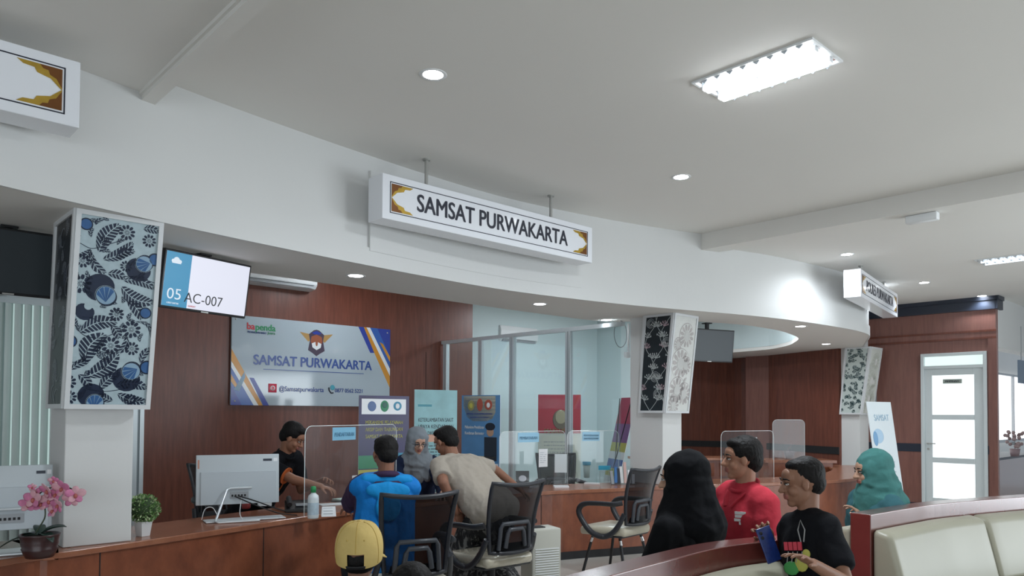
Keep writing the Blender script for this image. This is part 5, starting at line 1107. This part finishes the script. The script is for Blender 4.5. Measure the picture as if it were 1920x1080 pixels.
        if cuff:
            for i in (0, 1):
                a = sh[i].lerp(E_[i], .72); b = sh[i].lerp(E_[i], .755); q = MB(); q.cyl(a, b, .064 * k + .009, .064 * k + .009, 22); q.build('sleeve_cuff', cuff, o)
        if collar:
            cz = N + tz * .004; q = MB(); ax = (RH @ Vector((0, -.02, -.06)) - N).normalized(); bx = tx; by = ax.cross(bx)
            q.tube([cz + (bx * cos(t) * .066 + by * sin(t) * .068) * k * (g ** .3) + ax * (-.020 * sin(t) + .006) for t in [2 * pi * j / 20 for j in range(20)]], .012, 8, closed=True); q.build('collar', collar, o)
    # ---- hair or headscarf
    if hair:
        q = MB()
        if hair == 'short': q.ell((0, -.028, .045), (.081, .092, .084), M=RH, u=22, v=14); q.ell((0, -.055, .0), (.070, .062, .070), M=RH, u=20, v=12); q.ell((0, .025, .092), (.060, .060, .034), M=RH)
        if hair == 'full': q.ell((0, -.024, .050), (.084, .098, .088), M=RH, u=22, v=14); q.ell((0, -.055, .0), (.072, .066, .078), M=RH, u=20, v=12); q.ell((0, .030, .092), (.062, .048, .030), M=RH)
        if hair == 'capped': q.ell((0, -.040, -.01), (.074, .062, .060), M=RH, u=22, v=14)
        if hair == 'crop': q.ell((0, -.026, .044), (.0775, .086, .082), M=RH, u=22, v=14); q.ell((0, -.050, .0), (.068, .058, .066), M=RH, u=20, v=12); q.ell((0, .012, .088), (.058, .052, .030), M=RH)
        remesh(q, 'hair', M_hair, o, .005, 2, .0016, 70, seed, stretch=(1, 1, .5))
    if hijab:
        q = MB(); q.ell((0, -.030, .038), (.100, .110, .108), M=RH, u=24, v=14); q.ell((0, -.034, -.05), (.100, .092, .11), M=RH, u=20, v=12)
        q.cap(RH @ Vector((0, -.035, -.03)), N - tz * .05 - ty * .03, (.098 + cover * .4) * hs, (.135 + cover) * k, 20)
        for sx in (1, -1): q.cap(RH @ Vector((sx * .062, .016, .05)), RH @ Vector((sx * .060, .026, -.07)), .036 * hs, .038 * hs)
        rim = [RH @ Vector((.066 * cos(t) * (1.0 if sin(t) > 0 else .92), .052 - .022 * abs(cos(t)) + (.004 if sin(t) > 0 else .006), -.012 + .096 * sin(t))) for t in [2 * pi * j / 28 for j in range(28)]]
        q.tube(rim, .020 * hs, 8, closed=True)
        q.cap(RH @ Vector((0, .015, -.105)), RH @ Vector((0, -.02, -.13)), .052 * hs, .075 * hs)
        # drape over shoulders and chest
        q.cap(N + tz * .04, N - tz * .02, .085 * k, .12 * k, 18)
        for i in (0, 1): q.cap(N + tz * .02, N.lerp(sh[i], .8) - tz * .005, .088 * k, .075 * k, 16); q.cap(N.lerp(sh[i], .5), N.lerp(sh[i], .55) - tz * .13 + ty * .05, .085 * k, .07 * k, 16); q.cap(N.lerp(sh[i], .5), N.lerp(sh[i], .6) - tz * .13 - ty * .04, .085 * k, .065 * k, 16)
        q.cap(N, N - tz * .17 + ty * .065, .10 * k, .085 * k, 18); q.cap(N, N - tz * .17 - ty * .05, .10 * k, .08 * k, 18)
        remesh(q, 'headscarf', hijab, o, .0065, 9, .0065, 9, seed, stretch=(1, 1, 1.3))
    return o, RH, TF, s, E_, W_, N
def P3(px, py, D): return tuple(at(px, py, D))
def cloth(name, col, rough=.85, **k): return mat(name, col, rough, spec=.15, bump=.9, bscale=11, **k)
M_jean = cloth('dark_trousers', (.02, .022, .03)); C_black = cloth('black_cloth', (.006, .0065, .009)); C_navy = cloth('navy_cloth', (.012, .02, .05))

# 1 officer in a black polo with orange trim
C_orange = cloth('orange_trim', (.50, .12, .035))
o, RH, TF, s, E_, W_, N = person('person in black polo with orange cuffs leaning over desk behind computer', (-2.42, 6.78, .55), P3(549, 821, 6.45), -112, -100, 30, k=1.02, skinc=(.30, .14, .085), top=C_black, bottom=M_jean, hair='full', cuff=C_orange, collar=C_black,
    wr=(P3(632, 924, 6.22), P3(600, 903, 6.62)), poles=((.3, -.5, -1), (-.3, -.3, -1)), hands=(.55, .8), palms=((0, 0, -1), (.5, 0, -1)), seed=3)
m = MB(); q = TF.inverted() @ N; 
T2 = TF
m.tube([T2 @ Vector((.02, .10, .44 * s)), T2 @ Vector((0, .125, .40 * s)), T2 @ Vector((0, .135, .34 * s)), T2 @ Vector((0, .136, .28 * s))], .008, 6); m.build('placket', C_orange, o)
m = MB(); m.box(.045, .075, .128, .136, .30 * s, .36 * s, M=TF); m.build('badge', M_white, o)
# 2 woman officer in grey hijab and glasses
C_grey = cloth('grey_scarf', (.20, .225, .25)); 
o, RH, TF, s, E_, W_, N = person('person in grey headscarf and glasses looking down behind the monitor', (-.98, 7.55, .52), P3(783, 829, 7.15), 190, 206, 20, k=1.0, skinc=(.50, .30, .22), top=C_navy, sleeve='long', bottom=M_jean, hair=None, hijab=C_grey, shw=.16, wr=(P3(760, 925, 6.95), P3(830, 925, 6.9)), seed=7)
m = MB()
for sx in (1, -1): m.tube([RH @ Vector((sx * .031 + .023 * cos(t), .098 - .006 * abs(cos(t)), .006 + .018 * sin(t))) for t in [2 * pi * j / 16 for j in range(16)]], .0022, 6, closed=True); m.tube([RH @ Vector((sx * .054, .094, .010)), RH @ Vector((sx * .075, .05, .008)), RH @ Vector((sx * .08, .0, .004))], .002, 5)
m.tube([RH @ Vector((-.009, .1, .010)), RH @ Vector((.009, .1, .010))], .002, 5); m.build('glasses', M_black, o)
# 3 man in bright blue jacket
C_blue = cloth('bright_blue_jacket', (.006, .17, .52), .6); C_plum = cloth('plum_lining', (.05, .03, .07))
o, RH, TF, s, E_, W_, N = person('person in bright blue jacket sitting at the counter, back turned', (*P3(718, 1000, 4.98)[:2], .52), P3(722, 852, 5.08), 22, 30, 10, k=1.0, g=1.05, shw=.17, skinc=(.26, .12, .075), top=C_blue, sleeve='long', wrk=.008, bottom=M_jean, hair='short', wr=(P3(742, 950, 5.75), P3(650, 962, 5.62)), poles=((.6, -.2, -.7), (-.7, -.1, -.7)), seed=5,
    topm2=(C_plum, lambda c: 1 if (c.x < -.15 and c.y > -.03 and c.z > .2) else 0))
m = MB(); m.tube([N + Vector((.075 * cos(t), .07 * sin(t) - .012, .0 + .018 * (1 - sin(t)))) for t in [2 * pi * j / 18 for j in range(18)]], .022, 8, closed=True); m.tube([N + Vector((.10 * cos(t), .085 * sin(t) - .02, -.03)) for t in [2 * pi * j / 18 for j in range(18)]], .02, 8, closed=True); m.build('hood_lining', C_plum, o)
m = MB(); m.ell((0, -.112, .425 * s), (.15, .022, .06), M=TF, u=20, v=12); m.ell((0, -.124, .33 * s), (.085, .016, .10), M=TF); m.cap(TF @ Vector((.14, -.05, .49 * s)), TF @ Vector((-.14, -.05, .49 * s)), .035, .035)
remesh(m, 'hood', cloth('light_blue_hood', (.01, .26, .62), .6), o, .007, 6, .004, 12, 2)
# 4 man bending over the counter in beige shirt and patterned sarong
M_sar = bpy.data.materials.new('sarong_cloth'); M_sar.use_nodes = True; nt = M_sar.node_tree; b = nt.nodes['Principled BSDF']; tc = nt.nodes.new('ShaderNodeTexCoord'); mp = nt.nodes.new('ShaderNodeMapping'); mp.inputs['Scale'].default_value = (26, 26, 9)
nz = nt.nodes.new('ShaderNodeTexNoise'); nz.inputs['Scale'].default_value = 1; nz.inputs['Detail'].default_value = 3; nz.inputs['Distortion'].default_value = 1.5; rp = nt.nodes.new('ShaderNodeValToRGB'); rp.color_ramp.elements[0].position = .53; rp.color_ramp.elements[0].color = (.012, .012, .014, 1); rp.color_ramp.elements[1].position = .62; rp.color_ramp.elements[1].color = (.17, .17, .165, 1)
nt.links.new(tc.outputs['Object'], mp.inputs[0]); nt.links.new(mp.outputs[0], nz.inputs['Vector']); nt.links.new(nz.outputs['Fac'], rp.inputs[0]); nt.links.new(rp.outputs[0], b.inputs['Base Color']); b.inputs['Roughness'].default_value = .9
pb = P3(922, 955, 6.0)
person('person in beige shirt and patterned sarong bending over the counter', (pb[0], pb[1], .76), P3(836, 829, 6.42), 44, 60, 20, k=1.06, g=1.16, skinc=(.26, .13, .08), top=cloth('beige_shirt', (.37, .33, .28), .9), bottom=None, skirt=M_sar, hair='short',
    wr=(P3(972, 915, 6.72), P3(857, 962, 5.95)), poles=((.8, .1, -.2), (-.4, -.5, -.1)), hands=(.4, .9), palms=((0, 0, -1), (0, 1, .2)), hem=-.05, ank=((.13, -.05, .085), (-.13, -.1, .085)), kneep=((.1, 1, 0), (-.1, 1, 0)), seed=9)
# 5 woman in black headscarf
C_bl2 = cloth('black_robe', (.004, .0045, .006)); pp = P3(1285, 1000, 3.86)
o, RH, TF, s, E_, W_, N = person('person in black headscarf and robe seated with back turned', (pp[0], pp[1], .52), P3(1278, 900, 3.82), 52, 64, 6, k=1.06, g=1.15, cover=.035, skinc=(.42, .25, .17), top=C_bl2, sleeve='long', bottom=None, skirt=C_bl2, hair=None, hijab=cloth('black_scarf', (.0035, .004, .0055), .85), shw=.175, seed=4)
MB().rbox(-.012, .012, -.006, .0, -.006, .006, .003, M=TF @ Matrix.Translation((.12, -.155, .30 * s))).build('pin', M_white, o)
# 6 man in red polo
pp = P3(1408, 1000, 4.22); C_red = cloth('red_polo', (.46, .035, .055), .8)
o, RH, TF, s, E_, W_, N = person('person in red polo shirt seated in profile facing left', (pp[0], pp[1], .52), P3(1390, 862, 4.17), 110, 93, 2, k=1.0, g=1.06, shw=.165, skinc=(.36, .18, .115), top=C_red, bottom=M_jean, hair='full', collar=C_red, seed=6)
def polo_collar(o, TF, s, m_):
    for sx in (1, -1):
        q = MB(); q.tube(spline([TF @ Vector(v) for v in ((0, -.072, .530 * s), (sx * .062, -.035, .522 * s), (sx * .070, .03, .500 * s), (sx * .045, .085, .462 * s), (sx * .018, .115, .425 * s))], 5), .020, 8, sq=.45); q.build('collar_flap', m_, o)
polo_collar(o, TF, s, C_red)
m = MB()
for i, (x0, x1, z) in enumerate(((-.03, .03, .03), (-.035, .03, .012), (-.02, .035, -.008), (-.03, .01, -.026))): m.box(x0, x1, .0, .003, z - .008, z + .007)
pt = TF @ Vector((-.085, .128, .33 * s)); m2 = MB(); 
ob = m.build('chest_print', M_white, o); ob.matrix_local = TF @ Matrix.Translation((-.105, .118, .385 * s)) @ Matrix.Rotation(.62, 4, 'Z')
# 7 boy in black T-shirt with phone
pp = P3(1536, 1040, 3.22)
o, RH, TF, s, E_, W_, N = person('person, young, in black printed T-shirt holding a phone over the bench back', (pp[0], pp[1], .57), P3(1504, 906, 3.30), 108, 88, 8, k=.84, g=.92, skinc=(.27, .135, .085), top=C_black, bottom=M_jean, hair='crop', shw=.135,
    wr=(P3(1446, 1014, 3.44), P3(1524, 1057, 2.95)), poles=((.6, .2, -1), (-.4, -.5, -1)), hands=(.9, .3), palms=((-.7, .4, 0), (0, 0, -1)), ank=((.1, .28, .085), (-.1, .3, .085)), seed=8)
m = MB(); TT = TF @ Matrix.Translation((-.045, .113, .40 * s)) @ Matrix.Rotation(.5, 4, 'Z')
for k_, (x, z, r1, r2) in enumerate(((-.02, -.09, .03, .035), (.025, -.11, .035, .03), (-.045, -.05, .018, .02))): m.ell((x, .004, z), (r1, .006, r2), M=TT, u=10, v=6, mi=(0, 1, 0)[k_])
m.tube([TT @ Vector(p) for p in ((-.04, .006, .0), (-.05, .006, .05), (-.035, .006, .09), (-.02, .006, .05), (-.028, .006, 0))], .003, 5, 2)
for x in (-.02, .0, .02, .04): m.box(x - .009, x + .007, .0, .008, -.035, .0, 3, TT); m.tube([TT @ Vector((x - .01, .008, -.04)), TT @ Vector((x, .008, -.085))], .002, 4, 2)
m.build('chest_print', [mat('print_lemon', (.5, .48, .1), .7), mat('print_leaf', (.05, .28, .07), .7), mat('print_grey', (.3, .3, .3), .7), mat('print_rose', (.55, .05, .08), .7)], o)
ph = P3(1441, 1021, 3.27); po = empty('smartphone', 'dark blue smartphone in the hand of the boy over the bench', 'phone', ph, radians(20))
R_ = Matrix.Rotation(radians(14), 4, 'Y').inverted() @ Matrix.Rotation(radians(-14), 4, 'X')
m = MB(); m.rbox(-.037, .037, -.004, .004, -.077, .077, .0035, M=R_); m.build('case', mat('phone_blue', (.012, .03, .15), .25, var=.5, vscale=60), po); MB().rbox(-.033, .033, .0035, .0045, -.072, .072, .0004, M=R_).build('screen', M_black, po)
m = MB()
for z in (.055, .035): m.ell((-.02, -.005, z), (.008, .002, .008), M=R_, u=10, v=6)
m.build('camera_lenses', M_blackm, po)
# 8 woman in teal headscarf
C_teal = cloth('teal_scarf', (.055, .175, .165), .8, var=.12, vscale=9); C_teal2 = cloth('teal_dress', (.04, .12, .14), .85); pp = P3(1660, 1000, 5.06)
person('person in teal headscarf and dark teal top seated facing left', (pp[0], pp[1], .52), P3(1633, 885, 5.0), 98, 88, 6, k=1.04, g=1.18, cover=.03, skinc=(.42, .25, .19), top=C_teal2, sleeve='long', skirt=C_teal2, hair=None, hijab=C_teal, shw=.175, wr=(P3(1622, 985, 5.15), P3(1622, 978, 4.92)), poles=((.6, -.3, -.8), (-.6, -.3, -.8)), seed=11)
# 9 child in yellow cap
pp = P3(676, 1150, 2.74)
o, RH, TF, s, E_, W_, N = person('person, small, in yellow baseball cap standing with back turned', (pp[0], pp[1], .60), P3(674, 1038, 2.72), 8, 4, 0, k=.72, g=1.0, skinc=(.24, .12, .08), top=C_navy, bottom=M_jean, hair='capped', shw=.17, wr=((pp[0] + .17, pp[1] + .05, .52), (pp[0] - .17, pp[1] + .05, .52)), ank=((.07, 0, .085), (-.07, 0, .085)), kneep=((.05, 1, 0), (-.05, 1, 0)), seed=12)
C_cap = cloth('yellow_cap_cloth', (.62, .46, .17), .8, var=.06, vscale=20)
cap_o = empty('baseball_cap', 'yellow baseball cap with dark rear opening worn by the small child', 'cap', (0, 0, 0)); cap_o.matrix_world = o.matrix_basis @ RH @ Matrix.Translation((0, -.010, .028)) @ Matrix.Rotation(radians(4), 4, 'X') @ Matrix.Diagonal((1.06, 1.06, 1.08, 1))
def capf(t, f, e=1.0):
    back = max(0, cos(t + pi / 2)); j_ = f / (pi / 2)
    z = .094 * sin(f) - .045 * (1 - j_) ** 1.2 - .012 * back * (1 - j_); rr = (max(0, cos(f)) ** .52) * (1 - .13 * (1 - j_) ** 3)
    return (.096 * e * rr * cos(t), .111 * e * rr * sin(t), z * (e if z > 0 else 1))
m = MB(); nu, nv = 36, 12; vs = [capf(2 * pi * i / nu - pi / 2, (pi / 2) * j / nv) for j in range(nv + 1) for i in range(nu)]
fs = []
for j in range(nv):
    for i in range(nu):
        t = ((i + .5) / nu) * 2 * pi; w = min(t, 2 * pi - t)
        if j < 3 and w < .34: continue
        fs.append((j * nu + i, j * nu + (i + 1) % nu, (j + 1) * nu + (i + 1) % nu, (j + 1) * nu + i))
m.add(vs, fs, 0, True); c_ = m.build('crown', C_cap, cap_o)
for a in range(6):
    t = a * pi / 3 - pi / 2
    m = MB(); m.tube([capf(t, f, 1.003) for f in [(.42 if a == 0 else .03) + (1.1 if a == 0 else 1.49) * j / 12 for j in range(13)]], .0013, 5); m.build('seam', mat('cap_seam', (.50, .34, .08), .8), cap_o)
m = MB(); m.ell((0, 0, .0945), (.008, .008, .004)); m.build('top_button', C_cap, cap_o)
m = MB(); m.tube([(.082 * sin(a), -.097 * cos(a), -.052) for a in [-.4 + .8 * j / 8 for j in range(9)]], .010, 8, sq=.35); m.build('adjuster_strap', M_blackm, cap_o)
m = MB(); g_ = 10; vs = []
for j in range(4):
    for i in range(g_ + 1): a = -1.0 + 2.0 * i / g_; r = 1 + j * .25; vs.append((.088 * sin(a) * (1 + .08 * j), .10 * cos(a) + .024 * j * cos(a * .9), -.035 - .006 * j - .01 * a * a))
m.add(vs, [(j * (g_ + 1) + i, j * (g_ + 1) + i + 1, (j + 1) * (g_ + 1) + i + 1, (j + 1) * (g_ + 1) + i) for j in range(3) for i in range(g_)], 0, True); b_ = m.build('brim', C_cap, cap_o); sd = b_.modifiers.new('t', 'SOLIDIFY'); sd.thickness = .004
for i_ in (-.03, .03): MB().ell((i_, -.096, .045), (.003, .003, .003)).build('eyelet', mat('cap_seam', (.50, .34, .08), .8), cap_o)
m = MB(); m.add([(-.014, -.1105, -.002), (.018, -.1105, -.002), (.012, -.075, .075), (-.002, -.075, .075)], [(0, 1, 2, 3)]); 
# 10 child in front with only the crown of the head showing
pp = P3(772, 1200, 2.52)
person('person, small, with cropped black hair, only the crown showing', (pp[0], pp[1], .44), P3(772, 1118, 2.5), 5, 10, 4, k=.6, g=1.0, skinc=(.27, .14, .09), top=C_navy, bottom=M_jean, hair='crop', shw=.16, wr=((pp[0] + .15, pp[1] + .05, .38), (pp[0] - .15, pp[1] + .05, .38)), ank=((.06, 0, .085), (-.06, 0, .085)), kneep=((.05, 1, 0), (-.05, 1, 0)), seed=14, vox=.006)
